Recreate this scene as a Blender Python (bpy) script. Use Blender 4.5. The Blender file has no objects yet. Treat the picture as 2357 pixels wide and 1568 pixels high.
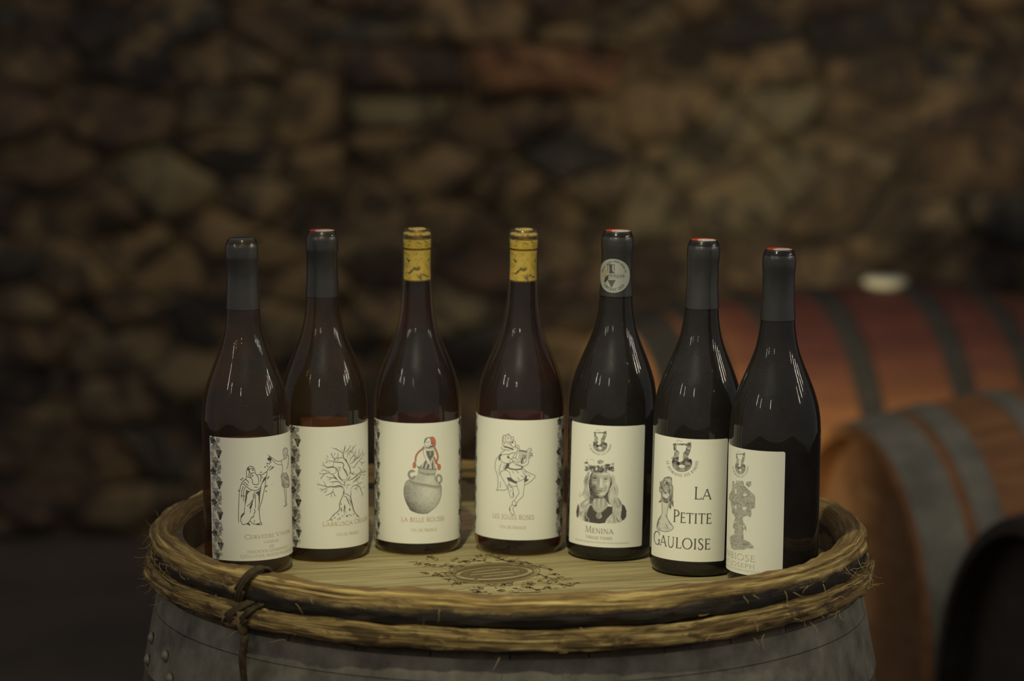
import bpy, math, random
import numpy as np
from mathutils import Matrix, Vector, noise as mnoise

# ------------------------------------------------------------------ camera, light, exposure
scene = bpy.context.scene
COL = scene.collection
W, H, F = 2357.0, 1568.0, 8500.0
ZH = 0.92                                   # height of the display barrel's head
CAM_H, CAM_D = ZH + 0.701, 3.309
PITCH, ROLL = math.radians(8.5), math.radians(0.37)
_r0 = np.array([1.0, 0, 0]); _f = np.array([0, math.cos(PITCH), -math.sin(PITCH)]); _u0 = np.array([0, math.sin(PITCH), math.cos(PITCH)])
_r = math.cos(ROLL) * _r0 + math.sin(ROLL) * _u0
_u = math.cos(ROLL) * _u0 - math.sin(ROLL) * _r0
CAM = np.array([0.0, -CAM_D, CAM_H])
cam_data = bpy.data.cameras.new('camera')
cam = bpy.data.objects.new('camera', cam_data); COL.objects.link(cam)
M = Matrix.Identity(4)
for i in range(3):
    M[i][0], M[i][1], M[i][2], M[i][3] = _r[i], _u[i], -_f[i], CAM[i]
cam.matrix_world = M
cam_data.sensor_width = 36.0
cam_data.lens = F / W * 36.0
cam_data.clip_end = 60
cam_data.dof.use_dof = True
cam_data.dof.focus_distance = 3.28
cam_data.dof.aperture_fstop = 4.4
scene.camera = cam

world = bpy.data.worlds.new('cellar_air'); scene.world = world; world.use_nodes = True
bgn = world.node_tree.nodes['Background']
bgn.inputs[0].default_value = (1.0, 0.92, 0.89, 1); bgn.inputs[1].default_value = 0.19

def lamp(name, kind, loc, power, color, size, aim=None, spot=None, blend=0.6):
    d = bpy.data.lights.new(name, kind); d.energy = power; d.color = color
    if kind == 'AREA':
        d.shape = 'DISK'; d.size = size
    else:
        d.shadow_soft_size = size
    if kind == 'SPOT':
        d.spot_size = spot; d.spot_blend = blend
    o = bpy.data.objects.new(name, d); COL.objects.link(o); o.location = loc
    if aim is not None:
        o.rotation_euler = (Vector(aim) - Vector(loc)).to_track_quat('-Z', 'Y').to_euler()
    return o

WARM = (1.0, 0.955, 0.66)
lamp('key_spotlight', 'SPOT', (-0.15, -0.74, ZH + 1.04), 48.0, WARM, 0.02, (0.01, -0.105, ZH + 0.11), math.radians(35), 1.0)
lamp('wall_fill_light', 'SPOT', (0.1, 2.5, 2.45), 40.0, (1.0, 0.78, 0.46), 0.10, (-0.22, 4.7, 0.74), math.radians(56), 1.0)  # added fill spot that brightens the stone wall, no fixture known
lamp('barrel_row_fill_light', 'SPOT', (-1.05, 0.60, 0.70), 260.0, (1.0, 0.80, 0.48), 0.06, (0.42, 3.05, 0.50), math.radians(37), 1.0)  # added unseen spot that brightens the lying barrels
# upright tube lamps along the side walls of the room, out of the picture
for (x, y, z, p) in [(2.30, -0.42, 2.0, 2.0), (2.35, -0.06, 2.05, 2.0), (2.40, 0.28, 2.05, 1.6), (2.25, -0.85, 1.95, 1.4), (-1.7, -1.20, 2.0, 1.0), (-1.6, -1.75, 2.05, 0.8), (-0.62, -2.6, 2.2, 1.2)]:
    o = lamp('wall_tube_lamp', 'AREA', (x, y, z), p, (1.0, 0.91, 0.74), 0.012, (0, 0, z))
    o.data.shape = 'RECTANGLE'; o.data.size = 0.010; o.data.size_y = 0.42

vs = scene.view_settings
vs.view_transform = 'Standard'; vs.look = 'None'; vs.exposure = 0.0; vs.gamma = 1.0; vs.use_curve_mapping = False

# ------------------------------------------------------------------ helpers
def pix_ray(px, py):
    px = np.asarray(px, float); py = np.asarray(py, float)
    a = (px - W / 2) / F; b = -(py - H / 2) / F
    return _f + a[..., None] * _r + b[..., None] * _u

def pix_on_plane(px, py, z):
    d = pix_ray(px, py); t = (z - CAM[2]) / d[..., 2]
    return CAM + d * t[..., None]

def mesh(name, v, f, smooth=False, uv=None, col=None):
    m = bpy.data.meshes.new(name)
    m.from_pydata([tuple(map(float, p)) for p in v], [], [tuple(map(int, q)) for q in f])
    if smooth:
        m.polygons.foreach_set('use_smooth', [True] * len(m.polygons))
    if uv is not None:                      # one uv per vertex
        l = m.uv_layers.new(name='UVMap')
        idx = np.empty(len(m.loops), int); m.loops.foreach_get('vertex_index', idx)
        l.data.foreach_set('uv', np.asarray(uv, np.float32)[idx].ravel())
    if col is not None:
        a = m.color_attributes.new('ink', 'FLOAT_COLOR', 'POINT')
        c = np.ones((len(v), 4), np.float32); c[:, :3] = col
        a.data.foreach_set('color', c.ravel())
    m.update()
    return m

def obj(name, me, mat=None, parent=None, loc=(0, 0, 0), rot=(0, 0, 0)):
    if mat is not None and not me.materials:
        me.materials.append(mat)
    o = bpy.data.objects.new(name, me); COL.objects.link(o)
    o.location = loc; o.rotation_euler = rot
    if parent is not None:
        o.parent = parent
    return o

def tag(o, label=None, cat=None, group=None, kind=None):
    if label: o['label'] = label
    if cat: o['category'] = cat
    if group: o['group'] = group
    if kind: o['kind'] = kind
    return o

def empty(name, loc=(0, 0, 0), rot=(0, 0, 0)):
    o = bpy.data.objects.new(name, None); COL.objects.link(o)
    o.location = loc; o.rotation_euler = rot; o.empty_display_size = 0.05
    return o

def lathe(prof, n=96, a0=0.0, a1=2 * math.pi, close_ends=True):
    full = abs(a1 - a0 - 2 * math.pi) < 1e-6
    m = n if full else n + 1
    v, f = [], []
    for r, z in prof:
        for i in range(m):
            a = a0 + (a1 - a0) * i / n
            v.append((r * math.cos(a), r * math.sin(a), z))
    for j in range(len(prof) - 1):
        for i in range(n):
            i2 = (i + 1) % m if full else i + 1
            f.append((j * m + i, j * m + i2, (j + 1) * m + i2, (j + 1) * m + i))
    if close_ends and full:
        if prof[0][0] > 1e-6: f.append(tuple(range(m - 1, -1, -1)))
        if prof[-1][0] > 1e-6: f.append(tuple((len(prof) - 1) * m + i for i in range(m)))
    return v, f

def spline(pts, step):
    """Catmull-Rom through pts, resampled about every `step`."""
    p = np.asarray(pts, float)
    if len(p) < 3:
        n = max(2, int(np.ceil(np.linalg.norm(p[-1] - p[0]) / step)) + 1)
        return p[0] + (p[-1] - p[0]) * np.linspace(0, 1, n)[:, None]
    q = np.vstack([2 * p[0] - p[1], p, 2 * p[-1] - p[-2]])
    out = []
    for i in range(1, len(q) - 2):
        a, b, c, d = q[i - 1:i + 3]
        n = max(1, int(np.ceil(np.linalg.norm(c - b) / step)))
        t = (np.arange(n) / n)[:, None]
        out.append(0.5 * (2 * b + (c - a) * t + (2 * a - 5 * b + 4 * c - d) * t ** 2 + (3 * b - a - 3 * c + d) * t ** 3))
    out.append(p[-1:])
    return np.vstack(out)

def tube(pts, rad, n=8, cap=True):
    p = np.asarray(pts, float); k = len(p)
    r = np.broadcast_to(np.asarray(rad, float), (k,))
    t = np.gradient(p, axis=0); t /= np.linalg.norm(t, axis=1)[:, None] + 1e-12
    ref = np.array([0.31, 0.17, 0.93]); nrm = np.cross(t, ref); nrm /= np.linalg.norm(nrm, axis=1)[:, None] + 1e-12
    bi = np.cross(t, nrm)
    v, f = [], []
    for i in range(k):
        for j in range(n):
            a = 2 * math.pi * j / n
            v.append(p[i] + r[i] * (math.cos(a) * nrm[i] + math.sin(a) * bi[i]))
    for i in range(k - 1):
        for j in range(n):
            f.append((i * n + j, i * n + (j + 1) % n, (i + 1) * n + (j + 1) % n, (i + 1) * n + j))
    if cap:
        f.append(tuple(range(n - 1, -1, -1))); f.append(tuple((k - 1) * n + j for j in range(n)))
    return v, f

def join(parts):
    V, Fc = [], []
    for v, f in parts:
        o = len(V); V += list(v); Fc += [tuple(i + o for i in q) for q in f]
    return V, Fc

# ------------------------------------------------------------------ materials
def new_mat(name):
    m = bpy.data.materials.new(name); m.use_nodes = True
    nt = m.node_tree
    b = nt.nodes['Principled BSDF']
    return m, nt, b

def N(nt, t, **kw):
    n = nt.nodes.new(t)
    for k, v in kw.items():
        if k.startswith('i_'):
            n.inputs[int(k[2:]) if k[2:].isdigit() else k[2:]].default_value = v
        else:
            setattr(n, k, v)
    return n

def ramp(nt, fac, stops):
    r = N(nt, 'ShaderNodeValToRGB')
    e = r.color_ramp.elements
    e[0].position, e[0].color = stops[0][0], (*stops[0][1], 1)
    e[1].position, e[1].color = stops[-1][0], (*stops[-1][1], 1)
    for p, c in stops[1:-1]:
        n = e.new(p); n.color = (*c, 1)
    nt.links.new(fac, r.inputs[0])
    return r.outputs[0]

def coords(nt, kind, scale):
    tc = N(nt, 'ShaderNodeTexCoord'); mp = N(nt, 'ShaderNodeMapping')
    mp.inputs['Scale'].default_value = scale
    nt.links.new(tc.outputs[kind], mp.inputs[0])
    return mp.outputs[0]

def noise(nt, vec, scale, detail=6, rough=0.6, dist=0.0):
    n = N(nt, 'ShaderNodeTexNoise')
    n.inputs['Scale'].default_value = scale; n.inputs['Detail'].default_value = detail
    n.inputs['Roughness'].default_value = rough; n.inputs['Distortion'].default_value = dist
    nt.links.new(vec, n.inputs['Vector'])
    return n.outputs['Fac']

def math_n(nt, op, a, b=None, clamp=False):
    n = N(nt, 'ShaderNodeMath', operation=op); n.use_clamp = clamp
    for i, x in enumerate((a, b)):
        if x is None: continue
        if isinstance(x, (int, float)): n.inputs[i].default_value = x
        else: nt.links.new(x, n.inputs[i])
    return n.outputs[0]

def mixc(nt, fac, a, b, mode='MIX'):
    n = N(nt, 'ShaderNodeMix', data_type='RGBA', blend_type=mode)
    for s, x in ((n.inputs[0], fac), (n.inputs[6], a), (n.inputs[7], b)):
        if isinstance(x, (int, float)): s.default_value = x
        elif isinstance(x, tuple): s.default_value = (*x, 1)
        else: nt.links.new(x, s)
    return n.outputs[2]

def ramp_fac(nt, x, lo, hi):
    n = N(nt, 'ShaderNodeMapRange', interpolation_type='SMOOTHSTEP')
    n.inputs['From Min'].default_value = lo; n.inputs['From Max'].default_value = hi
    nt.links.new(x, n.inputs['Value'])
    return n.outputs[0]

def bump(nt, bsdf, height, strength, dist):
    b = N(nt, 'ShaderNodeBump'); b.inputs['Strength'].default_value = strength; b.inputs['Distance'].default_value = dist
    nt.links.new(height, b.inputs['Height']); nt.links.new(b.outputs[0], bsdf.inputs['Normal'])

def simple(name, color, rough=0.6, metal=0.0, spec=0.5, var=0.0, vscale=40):
    m, nt, b = new_mat(name)
    b.inputs['Roughness'].default_value = rough; b.inputs['Metallic'].default_value = metal
    b.inputs['Specular IOR Level'].default_value = spec
    if var > 0:
        n = noise(nt, coords(nt, 'Object', (1, 1, 1)), vscale)
        c = ramp(nt, n, [(0.3, tuple(x * (1 - var) for x in color)), (0.7, tuple(min(1, x * (1 + var)) for x in color))])
        nt.links.new(c, b.inputs['Base Color'])
        bump(nt, b, n, 0.15, 0.001)
    else:
        b.inputs['Base Color'].default_value = (*color, 1)
    return m

PAPER = np.array([0.80, 0.79, 0.70])
INK = np.array([0.035, 0.028, 0.03])
GOLD = np.array([0.46, 0.31, 0.10])
ORANGE = np.array([0.62, 0.12, 0.02])

def ink_material(name, attr):
    m, nt, b = new_mat(name)
    b.inputs['Roughness'].default_value = 0.75; b.inputs['Specular IOR Level'].default_value = 0.2
    a = N(nt, 'ShaderNodeAttribute', attribute_name=attr)
    nt.links.new(a.outputs['Color'], b.inputs['Base Color'])
    return m
M_PRINT = ink_material('label_print', 'ink')
M_PAPER, nt, b = new_mat('label_paper')
b.inputs['Base Color'].default_value = (*PAPER, 1); b.inputs['Roughness'].default_value = 0.75; b.inputs['Specular IOR Level'].default_value = 0.2

def glass_material(name, tint, dust_lift=0.016):
    m, nt, b = new_mat(name)
    nt.nodes.remove(b)
    out = nt.nodes['Material Output']
    tr = N(nt, 'ShaderNodeBsdfTransparent'); tr.inputs[0].default_value = (*tint, 1)
    gl = N(nt, 'ShaderNodeBsdfGlossy'); gl.inputs['Color'].default_value = (1, 1, 1, 1); gl.inputs['Roughness'].default_value = 0.012
    gr = N(nt, 'ShaderNodeBsdfGlossy'); gr.inputs['Color'].default_value = (0.9, 0.97, 1, 1); gr.inputs['Roughness'].default_value = 0.32
    df = N(nt, 'ShaderNodeBsdfDiffuse'); df.inputs[0].default_value = (0.85, 0.75, 0.68, 1)
    lw = N(nt, 'ShaderNodeLayerWeight'); lw.inputs[0].default_value = 0.5
    schlick = math_n(nt, 'ADD', math_n(nt, 'MULTIPLY', math_n(nt, 'POWER', lw.outputs['Facing'], 5.0), 0.96), 0.04)
    vec = coords(nt, 'Object', (1, 1, 1))
    smear = noise(nt, coords(nt, 'Object', (30, 30, 12)), 1.0, 5, 0.65)
    film = math_n(nt, 'MULTIPLY', math_n(nt, 'POWER', smear, 3.0), 0.045)
    s1 = N(nt, 'ShaderNodeMixShader'); nt.links.new(schlick, s1.inputs[0]); nt.links.new(tr.outputs[0], s1.inputs[1]); nt.links.new(gl.outputs[0], s1.inputs[2])
    s2 = N(nt, 'ShaderNodeMixShader'); nt.links.new(film, s2.inputs[0]); nt.links.new(s1.outputs[0], s2.inputs[1]); nt.links.new(gr.outputs[0], s2.inputs[2])
    specks = math_n(nt, 'MULTIPLY', math_n(nt, 'GREATER_THAN', noise(nt, vec, 1500, 1, 0.5), 0.765), 0.18)
    du = math_n(nt, 'ADD', math_n(nt, 'MULTIPLY', noise(nt, vec, 25, 4), dust_lift * 2), math_n(nt, 'MULTIPLY', specks, 1.0))  # faint dust veil added to lift the dark glass like haze, plus dust specks
    s3 = N(nt, 'ShaderNodeMixShader'); nt.links.new(du, s3.inputs[0]); nt.links.new(s2.outputs[0], s3.inputs[1]); nt.links.new(df.outputs[0], s3.inputs[2])
    nt.links.new(s3.outputs[0], out.inputs[0])
    return m
M_GLASS = {'amber': glass_material('amber_green_glass', (0.62, 0.50, 0.25)), 'rose': glass_material('olive_glass', (0.90, 0.86, 0.62)),
           'black': glass_material('black_green_glass', (0.10, 0.09, 0.07))}

def wine_material(name, tint):
    m, nt, b = new_mat(name); nt.nodes.remove(b)
    tr = N(nt, 'ShaderNodeBsdfTransparent'); tr.inputs[0].default_value = (*tint, 1)
    nt.links.new(tr.outputs[0], nt.nodes['Material Output'].inputs[0])
    return m
M_WINE = {'amber': wine_material('white_wine', (0.95, 0.82, 0.38)), 'rose': wine_material('pink_wine', (0.50, 0.18, 0.10)), 'black': wine_material('red_wine', (0.05, 0.01, 0.01))}

M_CAPSULE = simple('anthracite_capsule_foil', (0.062, 0.061, 0.057), 0.40, 0.55, 0.6, 0.10, 90)
M_CAPSULE_GREY = simple('grey_capsule_foil', (0.078, 0.077, 0.072), 0.40, 0.55, 0.6, 0.10, 90)
for m_ in (M_CAPSULE, M_CAPSULE_GREY):
    b_ = m_.node_tree.nodes['Principled BSDF']; b_.inputs['Coat Weight'].default_value = 0.6; b_.inputs['Coat Roughness'].default_value = 0.16
M_SEAL = ink_material('seal_print', 'ink')
M_MEDAL, nt, b = new_mat('silver_medal_foil')
b.inputs['Metallic'].default_value = 0.55; b.inputs['Roughness'].default_value = 0.42
at = N(nt, 'ShaderNodeAttribute', attribute_name='ink'); nt.links.new(at.outputs['Color'], b.inputs['Base Color'])

M_CORK, nt, b = new_mat('printed_cork')
v = coords(nt, 'Object', (1, 1, 1))
c = ramp(nt, noise(nt, v, 220, 5, 0.7), [(0.30, (0.20, 0.125, 0.03)), (0.46, (0.68, 0.52, 0.14)), (0.75, (0.85, 0.67, 0.22))])
pr = math_n(nt, 'GREATER_THAN', noise(nt, coords(nt, 'Object', (1, 1, 0.8)), 130, 3, 0.55, 1.2), 0.60)
c = mixc(nt, math_n(nt, 'MULTIPLY', pr, 0.8), c, (0.06, 0.045, 0.03))
nt.links.new(c, b.inputs['Base Color']); b.inputs['Roughness'].default_value = 0.8

def wood_hoop_material(name, bark_lo, bark_hi, bark_gain, p0, p1, fx, fy, brown=None):
    """split chestnut: fibres along the hoop, bark left on between the angles bark_lo..bark_hi of the section"""
    m, nt, b = new_mat(name)
    fib = noise(nt, coords(nt, 'UV', (fx, fy, 1)), 1.0, 8, 0.70, 0.15)
    pat = noise(nt, coords(nt, 'UV', (20, 75, 1)), 1.0, 7, 0.72, 0.5)
    big = noise(nt, coords(nt, 'UV', (5, 12, 1)), 1.0, 4, 0.6)
    wood = ramp(nt, fib, [(0.36, (0.055, 0.032, 0.010)), (0.45, (0.27, 0.17, 0.05)), (0.53, (0.50, 0.34, 0.11)), (0.62, (0.95, 0.72, 0.27))])
    wood = mixc(nt, ramp_fac(nt, pat, p0, p1), wood, mixc(nt, 0.82, wood, (0.085, 0.050, 0.017)))
    bark = ramp(nt, fib, [(0.3, (0.016, 0.013, 0.012)), (0.6, (0.040, 0.029, 0.019)), (0.8, (0.12, 0.078, 0.034))])
    tc = N(nt, 'ShaderNodeTexCoord'); sp = N(nt, 'ShaderNodeSeparateXYZ'); nt.links.new(tc.outputs['UV'], sp.inputs[0])
    vv = math_n(nt, 'ADD', sp.outputs[1], math_n(nt, 'MULTIPLY', math_n(nt, 'SUBTRACT', math_n(nt, 'ADD', math_n(nt, 'MULTIPLY', pat, 0.6), math_n(nt, 'MULTIPLY', big, 0.4)), 0.5), bark_gain))
    inside = math_n(nt, 'MULTIPLY', ramp_fac(nt, vv, bark_lo - 0.003, bark_lo + 0.003), math_n(nt, 'SUBTRACT', 1.0, ramp_fac(nt, vv, bark_hi - 0.003, bark_hi + 0.003)))
    if brown:
        wood = mixc(nt, math_n(nt, 'MULTIPLY', ramp_fac(nt, vv, brown, brown + 0.003), 0.95), wood, mixc(nt, 0.72, wood, (0.17, 0.10, 0.032)))
    c = mixc(nt, inside, wood, bark)
    nt.links.new(c, b.inputs['Base Color']); b.inputs['Roughness'].default_value = 0.72
    bump(nt, b, math_n(nt, 'ADD', fib, math_n(nt, 'MULTIPLY', pat, 0.8)), 1.0, 0.003)
    return m

def plank_material(name, stops, scale=(5, 55, 20), rough=0.6, warp=0.6, darkline=None):
    m, nt, b = new_mat(name)
    oi = N(nt, 'ShaderNodeObjectInfo')
    tc = N(nt, 'ShaderNodeTexCoord'); ad = N(nt, 'ShaderNodeVectorMath', operation='ADD'); mp = N(nt, 'ShaderNodeMapping')
    cb = N(nt, 'ShaderNodeCombineXYZ'); nt.links.new(math_n(nt, 'MULTIPLY', oi.outputs['Random'], 37.0), cb.inputs[2])
    nt.links.new(tc.outputs['Object'], mp.inputs[0]); mp.inputs['Scale'].default_value = scale
    nt.links.new(mp.outputs[0], ad.inputs[0]); nt.links.new(cb.outputs[0], ad.inputs[1])
    g = noise(nt, ad.outputs[0], 1.0, 7, 0.62, warp)
    c = ramp(nt, g, stops)
    if darkline:
        mp2 = N(nt, 'ShaderNodeMapping'); mp2.inputs['Scale'].default_value = (scale[0] * 0.7, scale[1] * 2.6, scale[2])
        nt.links.new(tc.outputs['Object'], mp2.inputs[0])
        l = noise(nt, mp2.outputs[0], 1.0, 4, 0.6, 1.2)
        c = mixc(nt, math_n(nt, 'MULTIPLY', ramp_fac(nt, l, 0.53, 0.66), 0.85), c, darkline)
    nt.links.new(c, b.inputs['Base Color']); b.inputs['Roughness'].default_value = rough
    bump(nt, b, g, 0.25, 0.001)
    return m

M_HEADWOOD = plank_material('pale_oak_head', [(0.30, (0.20, 0.155, 0.062)), (0.5, (0.32, 0.265, 0.125)), (0.7, (0.39, 0.335, 0.175))], (6, 60, 20), 0.62, 0.8, (0.12, 0.082, 0.03))
M_STAVE = plank_material('oak_stave', [(0.3, (0.055, 0.038, 0.022)), (0.5, (0.11, 0.078, 0.042)), (0.7, (0.17, 0.125, 0.07))], (40, 40, 6), 0.7)
M_STAVE_BACK = plank_material('orange_oak_stave', [(0.3, (0.20, 0.085, 0.028)), (0.5, (0.34, 0.15, 0.05)), (0.7, (0.42, 0.21, 0.075))], (4, 40, 40), 0.6)
M_STAVE_SHADE = plank_material('shade_darkened_oak', [(0.3, (0.030, 0.024, 0.020)), (0.5, (0.045, 0.036, 0.028)), (0.7, (0.065, 0.050, 0.038))], (20, 20, 20), 0.7)  # oak with shade put into its colour, for the nearest lying barrel
M_HEAD_BACK = plank_material('brown_oak_barrel_head', [(0.3, (0.13, 0.065, 0.028)), (0.5, (0.20, 0.105, 0.045)), (0.7, (0.26, 0.15, 0.07))], (40, 8, 40), 0.6)
M_STEEL = simple('galvanised_hoop_steel', (0.27, 0.262, 0.20), 0.55, 0.25, 0.4, 0.3, 18)
M_STEEL_DIRTY = simple('stained_hoop_steel', (0.21, 0.195, 0.15), 0.6, 0.25, 0.4, 0.5, 30)
M_IRON = simple('dark_hoop_iron', (0.050, 0.049, 0.042), 0.6, 0.2, 0.4, 0.3, 18)
M_RIVET = simple('rivet_steel', (0.30, 0.28, 0.20), 0.5, 0.5)
M_BUNG = simple('white_silicone_bung', (0.50, 0.50, 0.40), 0.5)
M_OSIER = simple('dry_osier_binding', (0.075, 0.052, 0.026), 0.8, 0, 0.3, 0.6, 150)
M_CUTWOOD = simple('cut_hoop_end_wood', (0.26, 0.185, 0.075), 0.75, 0, 0.3, 0.4, 160)
M_FIBRE = simple('bark_fibre', (0.45, 0.33, 0.13), 0.8)
M_BURN = ink_material('burnt_engraving', 'ink')
M_BEAM = plank_material('dark_rack_beam', [(0.3, (0.04, 0.028, 0.018)), (0.7, (0.10, 0.07, 0.04))], (4, 30, 30), 0.8)

# stained staves of the back barrel: wine spilled round the bung
M_STAVE_RED, nt, b = new_mat('wine_stained_stave')
oi = N(nt, 'ShaderNodeTexCoord')
g = noise(nt, coords(nt, 'Object', (4, 40, 40)), 1.0, 6, 0.6, 0.5)
oak = ramp(nt, g, [(0.3, (0.20, 0.085, 0.028)), (0.5, (0.33, 0.145, 0.05)), (0.7, (0.42, 0.21, 0.075))])
red = ramp(nt, g, [(0.3, (0.075, 0.024, 0.018)), (0.7, (0.15, 0.045, 0.030))])
sp = N(nt, 'ShaderNodeSeparateXYZ'); nt.links.new(oi.outputs['Object'], sp.inputs[0])
ax = math_n(nt, 'ABSOLUTE', math_n(nt, 'ADD', sp.outputs[0], math_n(nt, 'MULTIPLY', math_n(nt, 'SUBTRACT', noise(nt, coords(nt, 'Object', (6, 6, 6)), 1.0), 0.5), 0.12)))
geo = N(nt, 'ShaderNodeNewGeometry'); sp2 = N(nt, 'ShaderNodeSeparateXYZ'); nt.links.new(geo.outputs['Position'], sp2.inputs[0])
stain = math_n(nt, 'MULTIPLY', ramp_fac(nt, ax, 0.46, 0.20), ramp_fac(nt, sp2.outputs[2], 0.52, 0.70))
nt.links.new(mixc(nt, stain, oak, red), b.inputs['Base Color']); b.inputs['Roughness'].default_value = 0.6

# ------------------------------------------------------------------ structure: floor and rubble wall
WALL_Y = 4.60
M_FLOOR, nt, b = new_mat('trodden_earth_floor')
n1 = noise(nt, coords(nt, 'Object', (1, 1, 1)), 3.5, 8, 0.65)
nt.links.new(ramp(nt, n1, [(0.3, (0.045, 0.038, 0.032)), (0.7, (0.10, 0.080, 0.06))]), b.inputs['Base Color'])
b.inputs['Roughness'].default_value = 0.95; bump(nt, b, n1, 0.5, 0.03)
tag(obj('floor', mesh('floor', [(-6, -7, -.1), (6, -7, -.1), (6, 5, -.1), (-6, 5, -.1), (-6, -7, 0), (6, -7, 0), (6, 5, 0), (-6, 5, 0)],
    [(0, 3, 2, 1), (4, 5, 6, 7), (0, 1, 5, 4), (1, 2, 6, 5), (2, 3, 7, 6), (3, 0, 4, 7)]), M_FLOOR), 'dark trodden earth floor of the cellar', 'floor', None, 'structure')

M_MORTAR, nt, b = new_mat('dark_lime_mortar')
n1 = noise(nt, coords(nt, 'Object', (1, 1, 1)), 6, 8, 0.7)
nt.links.new(ramp(nt, n1, [(0.38, (0.035, 0.029, 0.025)), (0.5, (0.09, 0.068, 0.045)), (0.64, (0.25, 0.185, 0.10))]), b.inputs['Base Color'])
b.inputs['Roughness'].default_value = 0.95; bump(nt, b, n1, 0.6, 0.02)
wall = obj('wall_back', mesh('wall_back', [(-6, 0, 0), (6, 0, 0), (6, 0, 3.2), (-6, 0, 3.2), (-6, .3, 0), (6, .3, 0), (6, .3, 3.2), (-6, .3, 3.2)],
    [(0, 1, 2, 3), (5, 4, 7, 6), (4, 0, 3, 7), (1, 5, 6, 2), (3, 2, 6, 7), (4, 5, 1, 0)]), M_MORTAR, None, (0, WALL_Y, 0))
tag(wall, 'rough rubble stone cellar wall behind the bottles', 'wall', None, 'structure')

def stone_mat(name, c):
    """stone with lime bloom and soot patches that run on over the joints"""
    m, nt, b = new_mat(name)
    v = coords(nt, 'Object', (1, 1, 1))
    n1 = noise(nt, v, 14, 7, 0.7)
    geo = N(nt, 'ShaderNodeNewGeometry'); n2 = noise(nt, geo.outputs['Position'], 6.0, 5, 0.62, 1.6)
    col = ramp(nt, n1, [(0.28, tuple(x * 0.5 for x in c)), (0.5, c), (0.72, tuple(x * 1.3 for x in c))])
    col = mixc(nt, ramp_fac(nt, n2, 0.49, 0.58), col, mixc(nt, 0.75, col, (0.034, 0.030, 0.030)))
    col = mixc(nt, math_n(nt, 'MULTIPLY', ramp_fac(nt, n2, 0.47, 0.36), 0.6), col, (0.27, 0.195, 0.10))
    nt.links.new(col, b.inputs['Base Color']); b.inputs['Roughness'].default_value = 0.9; b.inputs['Specular IOR Level'].default_value = 0.2
    bump(nt, b, n1, 0.7, 0.02)
    return m
STONE_DARK = [stone_mat('dark_brown_stone', (0.075, 0.060, 0.048)), stone_mat('slate_grey_stone', (0.062, 0.060, 0.055)), stone_mat('reddish_brown_stone', (0.100, 0.068, 0.052)), stone_mat('black_stone', (0.045, 0.041, 0.040))]
STONE_MID = [stone_mat('brown_stone', (0.105, 0.080, 0.054)), stone_mat('earth_brown_stone', (0.12, 0.085, 0.055))]
STONE_LIGHT = [stone_mat('ochre_stone', (0.20, 0.148, 0.085)), stone_mat('tan_stone', (0.17, 0.135, 0.085)), stone_mat('olive_tan_stone', (0.185, 0.16, 0.10))]
STONE_RED = stone_mat('red_brick_stone', (0.20, 0.105, 0.06))

def wall_pt(px, py):
    d = pix_ray(px, py); t = (WALL_Y - 0.03 - CAM[1]) / d[..., 1]
    p = CAM + d * t[..., None]
    return p[..., 0], p[..., 2]
def clip_half(poly, a, b, c):               # keep a*x+b*y<=c
    out = []
    for i in range(len(poly)):
        p, q = poly[i], poly[(i + 1) % len(poly)]
        dp, dq = a * p[0] + b * p[1] - c, a * q[0] + b * q[1] - c
        if dp <= 0: out.append(p)
        if dp * dq < 0:
            t = dp / (dp - dq); out.append((p[0] + t * (q[0] - p[0]), p[1] + t * (q[1] - p[1])))
    return out
random.seed(11)
light_px = [(480, 125, 60), (900, 262, 45), (560, 268, 40), (700, 280, 45), (1000, 385, 40), (905, 340, 45), (400, 440, 65), (1045, 520, 60), (310, 585, 55), (390, 625, 50), (610, 590, 50), (520, 540, 45),
            (1055, 720, 65), (1385, 440, 60), (1560, 250, 60), (1690, 290, 65), (1790, 255, 50), (1900, 345, 60), (1680, 450, 55), (1500, 460, 45), (1860, 385, 40), (330, 930, 50), (300, 800, 40), (880, 600, 50),
            (690, 665, 40), (1075, 40, 60), (1480, 30, 50), (1370, 150, 40), (850, 740, 45), (430, 880, 50), (150, 640, 55), (30, 690, 40), (1760, 150, 45), (270, 1190, 40), (1620, 380, 40), (640, 740, 45), (2100, 560, 45),
            (750, 400, 45), (1250, 600, 45), (1180, 440, 45), (590, 470, 40), (1300, 820, 45)]
lx0, lz0 = wall_pt(np.array(790.), np.array(212.)); lx1, lz1 = wall_pt(np.array(1432.), np.array(108.))
seeds = []
for (px, py, r) in light_px:
    x, z = wall_pt(np.array(float(px)), np.array(float(py)))
    seeds.append((float(x), float(z), r))
zr = -0.04; row = 0
cand = []
while zr < 2.3:
    hrow = random.uniform(0.06, 0.13); x = -2.3 + (row % 2) * 0.06
    while x < 2.3:
        w = random.uniform(0.09, 0.30)
        cand.append((x + w / 2 + random.uniform(-.03, .03), zr + hrow / 2 + random.uniform(-.03, .03), 0)); x += w
    zr += hrow; row += 1
for c_ in cand:
    if all(((c_[0] - s[0]) * .75) ** 2 + ((c_[1] - s[1]) * 1.35) ** 2 > (0.082 if s[2] else 0.062) ** 2 for s in seeds) and not (lx0 - .03 < c_[0] < lx1 + .03 and lz0 - .03 < c_[1] < lz1 + .03):
        seeds.append(c_)
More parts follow.
